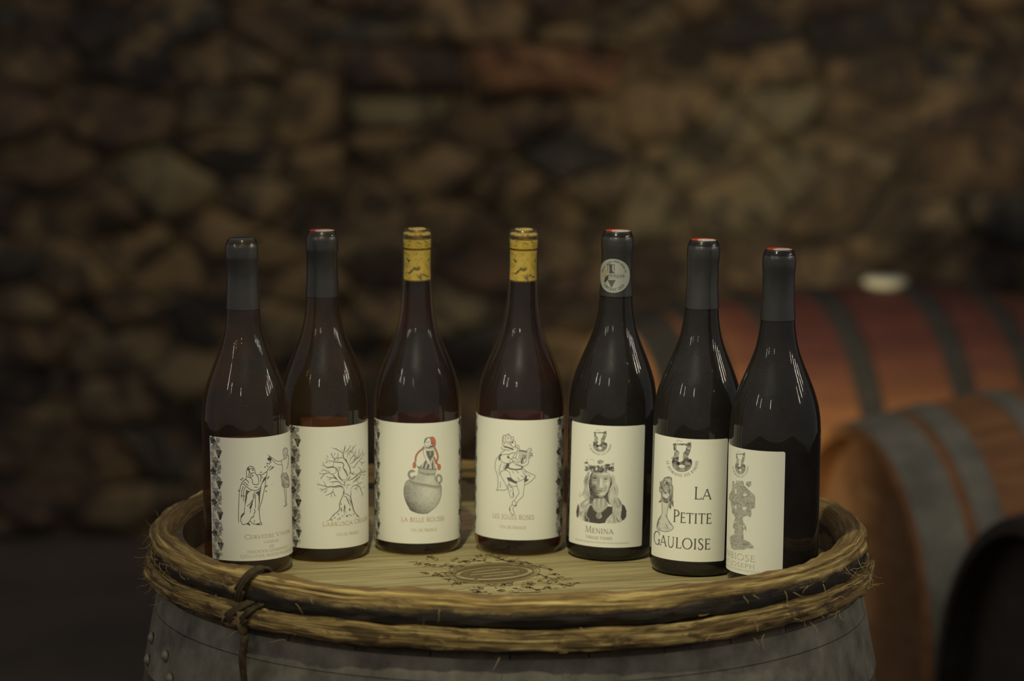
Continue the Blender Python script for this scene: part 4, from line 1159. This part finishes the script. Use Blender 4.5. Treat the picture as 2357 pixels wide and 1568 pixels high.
def draw_3(S, B):
    C = (920, 995, 7.836)
    for e, k in ((-75.5, 7), (71.2, 17)): vine_border(S, math.radians(e) * S.R, .0125, k)
    pot = "180,850 120,890 90,960 75,1060 85,1160 115,1260 160,1350 200,1410 280,1445 370,1468 490,1465 560,1420 640,1350 700,1270 735,1180 750,1080 745,980 720,930 660,870 635,800 630,760 650,720 675,665 580,672 440,655 310,610 332,660 330,720 310,780 250,812"
    def pot_tone(X, Y):
        d = .36 + .34 * np.clip((420 - X) / 340, 0, 1) ** 1.2 * np.clip((Y - 820) / 200, .3, 1) + .36 * np.clip((Y - 1180 - (X - 200) * .35) / 240, 0, 1)
        d = d - .20 * np.exp(-((X - 540) / 150) ** 2 - ((Y - 1060) / 170) ** 2) - .16 * np.exp(-((X - 540) / 110) ** 2 - ((Y - 850) / 70) ** 2) + .3 * np.clip((700 - Y) / 60, 0, 1) + .2 * np.clip((X - 690) / 60, 0, 1) * (Y < 1100)
        return np.clip(d + .14 * (vnoise(X, Y, 26, 2) - .5) + .08 * (vnoise(X, Y, 9, 3) - .5), .1, .95)
    S.tone(C, pot, pot_tone, cell=.5)
    def ring(cx, cy, rx, ry, w, d, a0=0, a1=360):
        a = np.radians(np.linspace(a0, a1, 40)); S.stroke(C, np.stack([cx + rx * np.cos(a), cy + ry * np.sin(a)], 1), w, d, layer=2)
    ring(222, 765, 54, 62, 40, .62, 20, 310); ring(222, 765, 74, 82, 6, .85, 60, 330)
    ring(705, 845, 42, 66, 34, .55, -230, 100); ring(705, 845, 60, 86, 6, .8, -200, 110)
    lines(S, C, 7, pot[:pot.index(' 675,665')] + "\n310,610 440,655 580,672 675,665\n330,700 440,740 560,752 632,748\n335,725 450,762 560,772 632,765", .8)
    for dy, w, d in ((0, 20, .62), (24, 14, .55), (-16, 5, .7)):
        S.stroke(C, [(170, 880 + dy), (280, 925 + dy), (400, 945 + dy), (520, 962 + dy), (640, 985 + dy), (745, 978 + dy)], w, d, layer=2)
    # girl
    S.tone(C, "470,510 430,540 390,590 362,622 440,655 545,664 545,620 500,550", lambda X, Y: .55 + .35 * np.sin(X * .09 + Y * .03), layer=2, cell=.5)
    S.tone(C, "600,500 625,560 645,665 580,668 578,590", lambda X, Y: .6 + .3 * np.sin(X * .12), layer=2, cell=.5)
    S.tone(C, "480,340 600,330 614,400 575,460 552,520 512,450 490,400", lambda X, Y: .82 - .3 * np.exp(-((X - 550) / 16) ** 2) * (Y < 420), layer=2, cell=.4)
    hair = "530,95 600,88 638,140 645,222 622,252 590,222 570,210 560,150"
    S.tone(C, hair, .9, ORANGE, layer=2, cell=.4)
    S.tone(C, "440,170 462,118 512,92 535,100 500,110 470,150 455,200 442,200", .8, layer=2, cell=.4)
    S.tone(C, "450,240 505,285 560,250 590,230 610,270 560,280 510,296 470,280", .85, layer=2, cell=.4)
    for b in ("440,262 400,310 350,350 310,400 290,450 285,535", "610,240 650,330 672,385 686,450 670,512 648,565", "618,450 648,540 690,592"):
        S.stroke(C, b, 31, .85, layer=3); S.stroke(C, b, 24, .92, ORANGE, layer=4)
        q = spline(P(b), 26)
        for a_, b_ in zip(q[:-1], q[1:]):
            t = (b_ - a_) / np.linalg.norm(b_ - a_); n = np.array([-t[1], t[0]]); S.stroke(C, [a_ - n * 11, a_ + t * 8 + n * 11], 4, .7, layer=5)
    for cx, cy in ((266, 592), (708, 628)):
        S.blob(C, cx, cy, 32, 56, .85, layer=3); S.blob(C, cx, cy, 26, 49, .9, ORANGE, layer=4)
    S.tone(C, "240,630 225,650 255,640", .85, ORANGE, layer=3, cell=.4); S.tone(C, "720,660 735,682 735,640", .85, ORANGE, layer=3, cell=.4)
    lines(S, C, 7, hair + "\n440,180 460,122 510,95 560,120 565,200 540,255 505,280 460,250 440,190\n430,300 425,370 450,450 490,540 540,610 545,672\n475,330 490,420 540,520 562,590\n610,300 615,370 600,480 578,560 578,662\n600,430 572,470 557,530\n440,290 470,300 480,335\n500,285 545,300 600,290\n545,672 562,680 578,662\n495,245 515,242 525,232", .85)
    lines(S, C, 9, "488,160 480,188\n530,158 524,188\n505,190 500,205\n575,170 620,200\n572,190 610,225", .85)
    T(S, 'LA BELLE ROUSSE', 924, 1023, (924, 1200.3), 9.8, .85, GOLD, 1.08); T(S, 'VIN DE FRANCE', 945, 1005.5, (946, 1223.6), 6.3, .8, GOLD, 1.1)

def draw_4(S, B):
    C = (1130, 990, 7.836)
    for e, k in ((-92.5, 8), (54.2, 18)): vine_border(S, math.radians(e) * S.R, .0125, k)
    lines(S, C, 7.5, """
275,100 300,75 335,80 350,115 370,125
275,100 235,95 215,130 208,200 215,270 230,300
270,100 260,150 272,210 250,230 235,240 245,262
370,125 405,130 410,165 385,182 355,150 375,130
400,185 430,200 445,250 430,300 400,312 375,290 360,260
345,200 340,240 355,272 367,240 350,205
290,140 322,125
300,165 328,155
300,90 330,100
230,120 225,200 235,230
195,300 190,330 230,350 345,372
260,360 200,400 160,450 100,530 80,600 78,680 100,760 125,860 130,960 125,1040 105,1092 150,1080 200,1087 250,1085 310,1055
165,445 250,440 330,435 390,410 440,415
175,500 180,540 210,580 270,600 330,600 375,590
300,480 345,430 390,415
340,540 350,590 375,590 390,550 365,520 340,530
370,520 400,505 440,510 480,540 497,590 470,590 430,565 395,560
190,600 160,680 150,820
250,620 230,700
280,620 250,710
175,930 170,1040
335,610 320,672
570,655 560,700
445,330 450,285 480,275 510,300 512,360 490,400 460,450 440,510
470,335 490,330 488,355 470,385 430,430 400,485 392,505
455,320 480,312 490,330
720,375 725,340 700,330 660,360 650,400 645,500 635,560 600,595 550,605
730,352 722,380 700,382 690,400 682,470 680,560 660,620 600,650 540,655 470,630 420,600 388,560
690,420 740,415 745,430 710,440 752,460 740,472 700,455 712,490 690,502 680,480
525,380 500,520
550,380 520,590
580,385 540,595
605,390 560,600
630,395 577,598
560,460 640,462
570,510 640,520
355,850 400,900 460,930 530,915 600,880 628,845
570,700 585,780 632,820
565,660 620,730 700,780 795,825 760,890 700,940 610,995
380,740 415,775
450,735 502,775
475,855 522,900
540,820 600,850
600,740 640,775
660,800 705,838
355,850 340,780 300,735 250,725 195,745 175,780 190,840 240,930 280,1010 302,1050
330,1000 320,930 290,860
280,1010 330,980 362,1000 376,1035
310,1020 320,1090 345,1180 365,1217 395,1217 411,1180 400,1100 390,1050 318,1008
345,1110 360,1092 375,1090
375,1020 470,1015
465,935 470,1000 506,1120 500,1150 450,1220 425,1275
606,880 605,990 585,1130 580,1190 520,1250 460,1322
425,1275 400,1280 385,1330 420,1370 467,1330
430,1285 462,1325
385,1345 340,1400 345,1470 370,1510 400,1527 421,1505 410,1460 395,1430 415,1380""", .9)
    for poly in ("370,205 400,200 407,235 380,242", "230,285 300,300 400,335 418,355 390,364 320,332 240,312", "160,450 208,445 172,480 165,540 150,562 138,505", "285,490 320,468 347,510 310,513", "290,600 332,605 312,680 270,712 238,712 262,670",
                 "310,670 360,690 440,705 557,692 557,716 440,726 340,710 308,690", "510,358 640,378 652,402 510,378", "625,820 652,825 640,880 682,890 660,920 600,950 600,880", "290,855 357,860 400,905 466,935 455,972 400,950 318,915",
                 "335,1400 328,1440 350,1462 347,1410", "467,1328 460,1372 434,1387 440,1360", "545,660 575,660 557,705 545,700", "545,560 575,470 560,610 540,600", "600,480 630,470 625,505 605,505", "398,1100 411,1180 400,1210 395,1150"):
        S.tone(C, poly, .88, cell=.4, layer=2)
    for k in range(7): S.stroke(C, [(455 + k * 15, 610 + k * 3), (458 + k * 15, 640 + k * 2)], 6, .8)
    S.tone(C, "278,225 290,200 318,195 332,215 330,250 305,268 282,250", .38, np.array([.5, .16, .04]), layer=2, cell=.5)
    T(S, 'LES JOUES ROSES', 1134, 1230, (1135, 1191.3), 9.8, .75, GOLD * .85, 1.08); T(S, 'VIN DE FRANCE', 1150.5, 1211, (1152, 1215.4), 6.2, .75, GOLD * .85, 1.1)

def crest(S, C, k=1.0):
    tn = lambda sd: (lambda X, Y: k * (.30 + .75 * vnoise(X, Y, 24, sd) * (.6 + .6 * vnoise(X, Y, 9, sd + 1))))
    S.tone(C, "335,165 360,130 375,160 372,230 420,260 410,330 408,400 375,420 320,400 305,350 335,320 345,260 330,220", tn(3), cut=.12, key='crest')
    S.tone(C, "520,150 580,125 600,190 575,270 545,330 560,370 520,380 470,370 475,270 500,260 520,210", tn(5), cut=.12, key='crest')
    S.tone(C, "318,140 380,138 520,140 600,118 600,160 520,168 380,166 325,172", tn(7), key='crest')
    a = np.radians(np.linspace(-28, 208, 40))
    bowl = np.vstack([np.stack([458 + 148 * np.cos(a), 430 + 132 * np.sin(a)], 1), [[345, 380], [420, 420], [470, 400], [480, 365], [540, 365]]])
    S.tone(C, bowl, lambda X, Y: k * np.where(((X - 455) / 46) ** 2 + ((Y - 482) / 24) ** 2 < 1, 0.02, .35 + .55 * vnoise(X, Y, 40, 9) * (.5 + .8 * np.clip((520 - Y) / 90, 0, 1)) + .25 * vnoise(X, Y, 10, 2)), key='crest')
    S.stroke(C, np.stack([458 + 150 * np.cos(a), 430 + 134 * np.sin(a)], 1), 5, .7 * k, key='crest')
    lines(S, C, 6, "375,110 400,85 430,100 460,105\n540,120 590,115\n315,345 300,360 325,380", .5 * k, key='crest')
    S.arc_text(C, 'LE DOMAINE DES BARDES', (462, 405), 218, 212, 182, -2, 40, .62 * k)

def draw_5(S, B):
    crest(S, (1332.5, 979.8, 9.333), .95)
    C = (1320, 1050, 9.5)
    S.tone(C, "380,1060 440,1150 540,1240 580,1240 680,1160 750,1100 850,1110 850,1250 760,1340 700,1462 560,1478 420,1462 258,1430 232,1330 290,1200 350,1110", .93, cell=.45)
    S.tone(C, "105,1040 120,1100 125,1200 115,1300 100,1358 75,1330 65,1220 85,1110", .93, cell=.45); S.tone(C, "1058,1042 1120,1100 1157,1200 1152,1320 1110,1392 1068,1412 1030,1330 1050,1200", .93, cell=.45)
    # face
    G = lambda X, Y, cx, cy, sx, sy: np.exp(-((X - cx) / sx) ** 2 - ((Y - cy) / sy) ** 2)
    def face(X, Y):
        d = .36 + .30 * np.clip((560 - X) / 180, 0, 1) + .25 * np.clip((Y - 840) / 60, 0, 1) - .08 * np.clip((X - 560) / 120, 0, 1)
        for cx, cy, sx, sy, k in ((470, 470, 66, 28, .26), (480, 495, 38, 12, .15), (705, 480, 60, 22, .32), (700, 512, 34, 14, .42), (555, 560, 26, 75, .35), (600, 580, 26, 90, -.42), (620, 670, 22, 18, -.3), (660, 385, 90, 30, -.2), (480, 385, 40, 16, -.12), (590, 345, 200, 22, .35),
                                  (755, 600, 45, 45, -.26), (470, 580, 46, 34, -.22), (610, 835, 34, 22, -.30), (590, 757, 85, 9, .5), (600, 715, 60, 12, .30), (460, 690, 55, 80, .34), (700, 700, 22, 60, .26), (560, 800, 90, 20, .18), (650, 810, 34, 22, -.2),
                                  (600, 430, 12, 40, .18), (670, 560, 46, 10, .2), (480, 540, 50, 9, .25), (500, 830, 60, 60, .3), (795, 520, 16, 140, .2), (700, 495, 10, 6, -.35), (482, 488, 9, 5, -.3)):
            d = d + k * G(X, Y, cx, cy, sx, sy)
        return np.clip(d + .10 * (vnoise(X, Y, 18, 5) - .5), .04, .95)
    S.tone(C, "398,420 440,360 520,335 620,330 740,350 805,400 815,520 795,640 752,770 692,855 625,900 560,898 488,838 430,730 398,600", face, cell=.5, layer=2)
    for w, d, r in ((10, .8, "425,445 470,425 540,452"), (9, .75, "645,452 705,434 768,458"), (9, .92, "435,494 480,476 525,498"), (9, .92, "660,514 705,494 750,518"), (6, .6, "440,528 482,545 525,528"), (6, .6, "662,544 706,560 748,542"), (7, .6, "582,520 572,620 552,662 575,692"),
                    (8, .75, "598,694 622,700 645,690"), (9, .92, "515,768 565,756 615,768 672,745"), (6, .6, "655,678 692,735 676,792"), (6, .6, "545,688 505,738 512,790"), (5, .45, "470,375 560,362 650,366"), (5, .45, "500,400 600,388 700,396"), (6, .5, "560,800 610,806 655,792"), (5, .5, "770,560 780,620 760,680"), (6, .6, "592,430 588,480")):
        S.stroke(C, r, w, d, layer=3, taper=True)
    for x, y in ((483, 492), (703, 512)): S.blob(C, x, y, 11, 10, .95, layer=3)
    def neck(X, Y):
        return np.clip(.42 + .16 * np.sin(X * .065 + .4 * np.sin(Y * .012)) * np.clip((1180 - Y) / 200, 0, 1) + .45 * np.clip((960 - Y) / 80, 0, 1) + .2 * np.clip(np.abs(X - 575) / 180 - .5, 0, 1) + .15 * (vnoise(X, Y, 20, 8) - .5), .04, .9)
    S.tone(C, "425,860 560,905 700,865 740,1000 752,1080 640,1200 550,1248 460,1180 395,1080 400,980", neck, cell=.5)
    for poly in ("420,330 440,450 440,640 480,780 560,890 640,905 560,925 450,930 415,1010 380,1060 345,1010 372,860 345,700 335,600 372,420", "780,370 838,500 838,620 795,720 752,850 775,1000 805,1080 740,1010 700,930 640,905 690,830 760,700 790,560"):
        S.tone(C, poly, lambda X, Y: .78 + .2 * vnoise(X, Y, 26, 3), cell=.5, layer=1.6)
    # long hair: light locks with dark strands between
    S.tone(C, "330,330 250,460 225,560 240,700 200,860 260,950 150,1020 120,1110 130,1290 190,1400 260,1430 330,1440 300,1300 330,1180 380,1010 370,800 335,640 372,420", lambda X, Y: np.clip(.20 + .50 * vnoise(X * 1.2 + Y * .28, Y * .12, 17, 4) * np.clip((vnoise(X, Y, 90, 2) - .25) * 2, 0, 1), 0, .8), cell=.5)
    S.tone(C, "830,380 890,450 905,580 960,700 985,800 960,880 1040,1000 1055,1180 1030,1300 1060,1420 1000,1460 860,1475 720,1470 760,1340 850,1240 850,1110 770,1010 760,840 800,720 835,620", lambda X, Y: np.clip(.18 + .50 * vnoise(X * 1.1 - Y * .25, Y * .12, 17, 7) * np.clip((vnoise(X, Y, 90, 3) - .2) * 2, 0, 1), 0, .8), cell=.5)
    for w, d, r in ((12, .7, "360,360 270,470 240,560 235,640"), (34, .72, "345,430 290,510 275,580 310,640"), (8, .6, "225,690 240,770 190,850 140,885 128,850 165,800 210,790"), (22, .6, "380,850 330,930 250,980 190,1050 165,1120"), (12, .65, "390,960 330,1040 250,1110 190,1160"),
                    (10, .6, "120,1060 130,1180 120,1280 170,1380"), (9, .6, "240,1240 260,1330 250,1420"), (16, .7, "300,1200 260,1240 275,1320 335,1380 320,1440"), (9, .5, "290,640 320,760 300,860 230,930"), (7, .45, "255,600 290,720 270,830"),
                    (14, .7, "850,690 800,770 770,850 765,950"), (10, .6, "905,560 960,680 985,790"), (22, .75, "960,920 1020,1000 1040,1060 1000,1030"), (9, .55, "880,860 900,980 870,1080"), (9, .55, "930,880 900,960 950,1080"), (10, .6, "850,1080 900,1180 850,1290 790,1380"),
                    (9, .55, "880,1260 900,1340 860,1440"), (20, .85, "935,1340 970,1410 1010,1452"), (9, .55, "1000,1330 1040,1400 1060,1420"), (9, .6, "800,1340 790,1420 850,1465"), (9, .5, "830,400 860,500 850,620"), (7, .5, "880,400 905,480 910,560"),
                    (8, .5, "180,1290 230,1320 210,1400"), (7, .5, "150,1250 200,1230 260,1170 330,1090")):
        S.stroke(C, r, w, d, taper=True)
    for w, r in ((9, "310,1190 285,1260 300,1330 345,1390 335,1440"), (9, "780,1330 715,1400 700,1465"), (7, "430,1160 540,1248 590,1245 690,1165 750,1090"), (7, "350,1110 300,1180 250,1230")):
        S.stroke(C, r, w, .18, layer=4)
    # wreath of flowers and leaves
    rs = np.random.RandomState(4)
    for k in range(170):
        t = rs.rand(); x = 265 + 610 * t + rs.uniform(-12, 12); y = 228 + 60 * math.sin(math.pi * t) + rs.uniform(-95, 88) * (1.1 - .35 * math.sin(math.pi * t))
        r = rs.uniform(14, 30); a = np.linspace(0, 2 * math.pi, 14); rr = r * (.7 + .4 * rs.rand(14))
        S.tone(C, np.stack([x + rr * np.cos(a), y + rr * np.sin(a)], 1), rs.choice([.2, .45, .6, .75, .88]), cell=.5, layer=3)
    S.tone(C, "520,160 530,100 590,75 640,105 680,95 650,160 600,180", lambda X, Y: .25 + .5 * vnoise(X, Y, 25, 4), cell=.5)
    lines(S, C, 6, "300,130 295,80 330,70\n375,85 410,65 445,100 450,170\n860,190 890,140\n790,170 800,150", .5)
    a = np.linspace(0, 2 * math.pi, 30); S.tone(C, np.stack([560 + 66 * np.cos(a), 1308 + 64 * np.sin(a)], 1), lambda X, Y: .25 + .6 * vnoise(X, Y, 22, 6), cell=.45, layer=4)
    T(S, 'MENINA', 1346.6, 1412.5, (1352, 1225.3), 11.2, .85, INK, 1.38, .9); T(S, 'VIEILLES VIGNES', 1348.7, 1409, (1352, 1238.8), 6.2, .75, INK, 1.28)
    T(S, 'INDICATION GEOGRAPHIQUE PROTEGEE COLLINES RHODANIENNES', 1324.4, 1447, (1330, 1243.8), 3.2, .55, INK, 1.15)

def draw_6(S, B):
    C = (1500, 1000, 6.533)
    crest(S, C)
    body = "155,1030 158,1120 155,1200 100,1290 80,1390 100,1440 140,1450 220,1465 290,1445 332,1400 290,1350 240,1260 235,1180 265,1050 215,1030"
    S.tone(C, body, lambda X, Y: np.clip(.13 + .22 * np.clip((X - 215) / 50, 0, 1) * (Y < 1200) + .12 * vnoise(X, Y, 30, 2) + .16 * np.exp(-((X - 90) / 30) ** 2), 0, .8), cell=.5)
    S.tone(C, "130,770 122,715 165,695 190,655 250,640 300,655 306,740 328,800 325,960 332,1105 305,1060 285,1152 262,1090 262,1000 245,1040 160,1020 103,1028 140,970 142,900 112,850 112,800",
           lambda X, Y: np.clip(.34 + .62 * vnoise(X * 1.5, Y * .6, 22, 3), .1, .95), cell=.5)
    S.tone(C, "190,780 225,765 255,790 255,840 228,880 200,850", lambda X, Y: .2 + .4 * vnoise(X, Y, 14, 4), cell=.45, layer=2)
    S.tone(C, "165,880 210,900 260,890 285,910 255,965 200,960 165,930", lambda X, Y: .08 + .25 * vnoise(X, Y, 20, 5), cell=.45, layer=2)
    S.tone(C, "190,690 240,660 295,680 300,730 250,720", .35, cell=.5, layer=2)
    lines(S, C, 7, "190,655 250,640 300,655 306,740\n170,690 215,690 240,710 250,760\n160,900 165,945 210,975 250,950 285,905\n155,1030 158,1120 155,1200 100,1290 80,1390 100,1440 140,1450 220,1465 290,1445 332,1400 290,1350 240,1260 235,1180 265,1050\n130,770 165,700\n115,850 150,870", .75)
    for w, r in ((12, "150,1230 105,1300 88,1360"), (14, "120,1310 90,1370 84,1400"), (16, "235,1270 285,1340 325,1392"), (12, "215,1340 240,1400 275,1430"), (7, "190,1380 230,1440 250,1460"), (10, "210,1200 225,1240 232,1260"), (8, "105,1400 140,1440"), (10, "262,880 272,960 262,1060"), (12, "300,800 310,900 300,1000"), (10, "200,990 190,1030"), (10, "150,780 180,840 165,900")):
        S.stroke(C, r, w, .75, taper=True)
    for x, y in ((210, 805), (238, 800)): S.blob(C, x, y, 6, 8, .85)
    T(S, 'LA', 1597, 1638, (1636, 1149.5), 23.5, .92, INK, 1.2, .95); T(S, 'PETITE', 1549, 1638.5, (1636, 1205.4), 23.2, .92, INK, 1.2, .95); T(S, 'GAULOISE', 1504.5, 1636, (1633, 1264.6), 24.0, .92, INK, 1.2, .95)

def draw_7(S, B):
    crest(S, (1668.9, 1028.7, 12.8, 8.95), .85)
    C = (1670, 1030, 5.227)
    poly = "130,400 215,405 225,460 290,520 335,560 360,590 355,730 310,745 315,800 300,845 260,820 215,840 207,855 215,900 250,950 255,1010 225,980 215,1000 220,1110 290,1140 340,1190 335,1220 270,1215 220,1235 100,1235 70,1210 50,1100 65,1065 105,1050 110,980 90,970 100,890 120,850 105,820 80,790 65,660 40,620 45,570 75,520 85,410 105,410 110,440 125,440"
    holes = ((125, 530, 10, 28), (235, 572, 24, 14), (230, 735, 26, 20), (124, 722, 9, 26), (112, 900, 8, 14), (222, 950, 8, 16))
    def tn(X, Y):
        d = .50 + .22 * (vnoise(X, Y, 16, 3) - .5) + .2 * (vnoise(X, Y, 45, 5) - .5) + .04 * np.sin(np.hypot(X - 180, Y - 640) * .16) * (Y < 800)
        for cx, cy, rx, ry in holes: d = np.where(((X - cx) / rx) ** 2 + ((Y - cy) / ry) ** 2 < 1, .04, d)
        return d
    S.tone(C, poly, tn, cell=.55, key='drawing'); S.tone(C, "250,415 310,410 312,460 280,482 248,455", tn, cell=.55)
    for k in range(3):
        a = np.linspace(0, 5.2, 30) + k * 2.1; r = 8 + 7.5 * np.linspace(0, 5.2, 30)
        cx, cy = ((185, 575), (150, 645), (195, 685))[k]; S.stroke(C, np.stack([cx + r * .7 * np.cos(a), cy + r * np.sin(a)], 1), 5, .22, layer=3)
    lines(S, C, 5, "95,1165 180,1160 240,1150\n110,1060 200,1050\n120,1130 210,1115", .3)
    T(S, 'SYMBIOSE', 1676, 1740, (1738, 1294.3), 13.2, .42, INK, 1.0, .9, al=-99)
    T(S, 'SAINT-JOSEPH', 1674, 1739, (1738, 1310.3), 9.0, .42, INK, 1.0, 1.0, al=-108)
    T(S, 'APPELLATION SAINT-JOSEPH CONTROLEE', 1674, 1751, (1749, 1320.2), 4.2, .35, INK, 1.0, 1.0, al=-100)

def draw_medal(S):
    C = (1370, 580, 14.25)
    dk = np.array([.05, .045, .03])
    K = dict(col=dk, key='medal_print')
    S.tone(C, "480,400 505,385 540,400 572,388 572,620 662,692 470,692 485,620", lambda X, Y: .7 + .3 * vnoise(X, Y, 20, 2), cell=.35, **K)
    for r in ("432,412 436,610", "632,405 628,625", "420,418 475,410", "580,410 640,408"): S.stroke(C, r, 17, .85, **K)
    def tri(X, Y): return .55 + .45 * (np.sin((X - Y * .8) * .22) > 0)
    S.tone(C, "428,918 672,918 546,1168", tri, cell=.3, **K)
    S.tone(C, "290,770 310,650 385,560 472,620 400,720 370,805 300,805", lambda X, Y: .4 + .55 * vnoise(X, Y, 40, 3), np.array([.62, .42, .10]), 'medal_print', 2, .4)
    S.tone(C, "350,830 440,740 455,880 400,950 345,1022 320,950", .9, cell=.35, **K)
    S.stroke(C, [(455, 712), (680, 708)], 10, .25, col=np.array([.9, .9, .8]), key='medal_print')
    u = lambda x, y: S.un(np.array(float(x)), np.array(float(y)))
    z = float(u(1408, 636.9)[1])
    S.text('OGIQUES', (float(u(1401.5, 637)[0]), z), (float(u(1436, 637)[0]), z), 5.2 / 2490, .9, dk, 'medal_print', 1.0, 1.3)
    for k in range(13):
        if k % 3 < 2: S.stroke(C, [(480 + k * 28, 860), (498 + k * 28, 862)], 16, .5, **K)
    S.arc_text(C, 'ARGENT 2021', (628, 780), 352, 455, 146, 38, 80, .85, dk, 'medal_print', True, 1.3)
    for k in range(30):
        a = math.radians(196 + k * 5.1); c_, s_ = math.cos(a), math.sin(a)
        if k % 7 != 6: S.stroke(C, [(628 + 345 * c_, 775 + 445 * s_), (628 + 385 * c_, 775 + 500 * s_)], 22, .62, **K)

for i in range(7):
    make_bottle(i)

# ------------------------------------------------------------------ engraving burnt into the barrel head
WOOD = np.array([.31, .255, .12]); BURN = np.array([.085, .058, .024])
hi = Matrix.Rotation(0, 4, 'Z')
ES = Sheet(lambda px, py: pix_on_plane(px, py, ZH)[..., :2], lambda q: np.stack([q[:, 0], q[:, 1], ZH + .00015 + q[:, 2] * .00004], 1), WOOD)
C = (940, 1240, 5.612)
th = np.linspace(0, 2 * math.pi, 80)
def oval(cx, cy, rx, ry, tilt=-.055): return np.stack([cx + rx * np.cos(th), cy + ry * np.sin(th) + tilt * rx * np.cos(th)], 1)
def hatch(X, Y):
    d = np.full(X.shape, .82) + .16 * (vnoise(X, Y, 12, 4) - .5)
    for x0, y0, x1, y1 in ((830, 440, 1190, 395), (800, 472, 1430, 415), (960, 495, 1350, 455), (1000, 455, 1400, 420)):
        L = math.hypot(x1 - x0, y1 - y0); t = ((X - x0) * (x1 - x0) + (Y - y0) * (y1 - y0)) / L; n = ((X - x0) * (y1 - y0) - (Y - y0) * (x1 - x0)) / L
        d = np.where((np.abs(n) < 4.5) & (t > 0) & (t < L), .15, d)
    return d
ES.tone(C, oval(1105, 443, 440, 70), hatch, BURN, 'oval', 1, .3)
for rx, ry, w, d in ((512, 94, 18, .85), (548, 110, 8, .7), (590, 126, 14, .55)):
    ES.stroke(C, oval(1105, 448, rx, ry), w, d, BURN, 'oval', 2)
rs = np.random.RandomState(21)
for cx, cy in ((90, 320), (180, 330), (260, 345), (330, 355), (440, 350), (520, 330), (620, 265), (700, 290), (760, 300), (850, 285), (960, 280), (900, 235), (1060, 215), (1150, 240), (1220, 265), (1280, 290), (1350, 310), (1400, 275), (1450, 320), (1520, 318), (1570, 335), (1640, 370), (1720, 375), (1830, 390), (1900, 460),
               (1820, 520), (1760, 500), (1950, 510), (2050, 525), (2040, 610), (1980, 600), (2130, 590), (1900, 560), (1850, 570), (1780, 640), (1850, 650), (1600, 580), (1530, 590), (1500, 610), (1680, 680), (1560, 640), (1420, 650), (1280, 615), (1300, 580), (1150, 610), (1080, 600), (1190, 660), (880, 640), (900, 685), (860, 670), (1000, 700), (1340, 700),
               (250, 450), (330, 465), (400, 455), (460, 500), (530, 540), (600, 580), (660, 590), (560, 440), (480, 440), (280, 250), (330, 255), (700, 560), (860, 545), (930, 560), (1220, 590), (1660, 470), (1700, 540), (580, 390), (650, 370), (560, 360)):
    for k in range(5):
        a0 = rs.uniform(0, 6.28); r = rs.uniform(30, 95); sg = rs.choice([-1, 1])
        a = a0 + sg * np.linspace(0, rs.uniform(1.1, 2.6), 14); rr = r * np.linspace(1, .45, 14)
        ox, oy = cx - r * .8 * math.cos(a0) + rs.uniform(-34, 34), cy - r * .25 * math.sin(a0) + rs.uniform(-13, 13)
        ES.stroke(C, np.stack([ox + rr * np.cos(a), oy + rr * .26 * np.sin(a)], 1), rs.uniform(5, 14), rs.uniform(.3, .85), BURN, 'flourish', 3, True)
ES.stroke(C, "1000,205 1100,230 1200,270 1320,315", 14, .7, BURN, 'flourish', 3, True)
ES.stroke(C, "470,690 600,665 740,650 830,630", 5, .5, BURN, 'flourish', 3, True); ES.stroke(C, "1260,720 1330,700 1500,700 1700,690 1640,655 1480,645", 6, .6, BURN, 'flourish', 3, True)
emb = empty('engraved_emblem'); emb.parent = barrel
emb['label'] = 'oval emblem with scrolls burnt into the barrel head'
ES.build(emb, M_BURN)
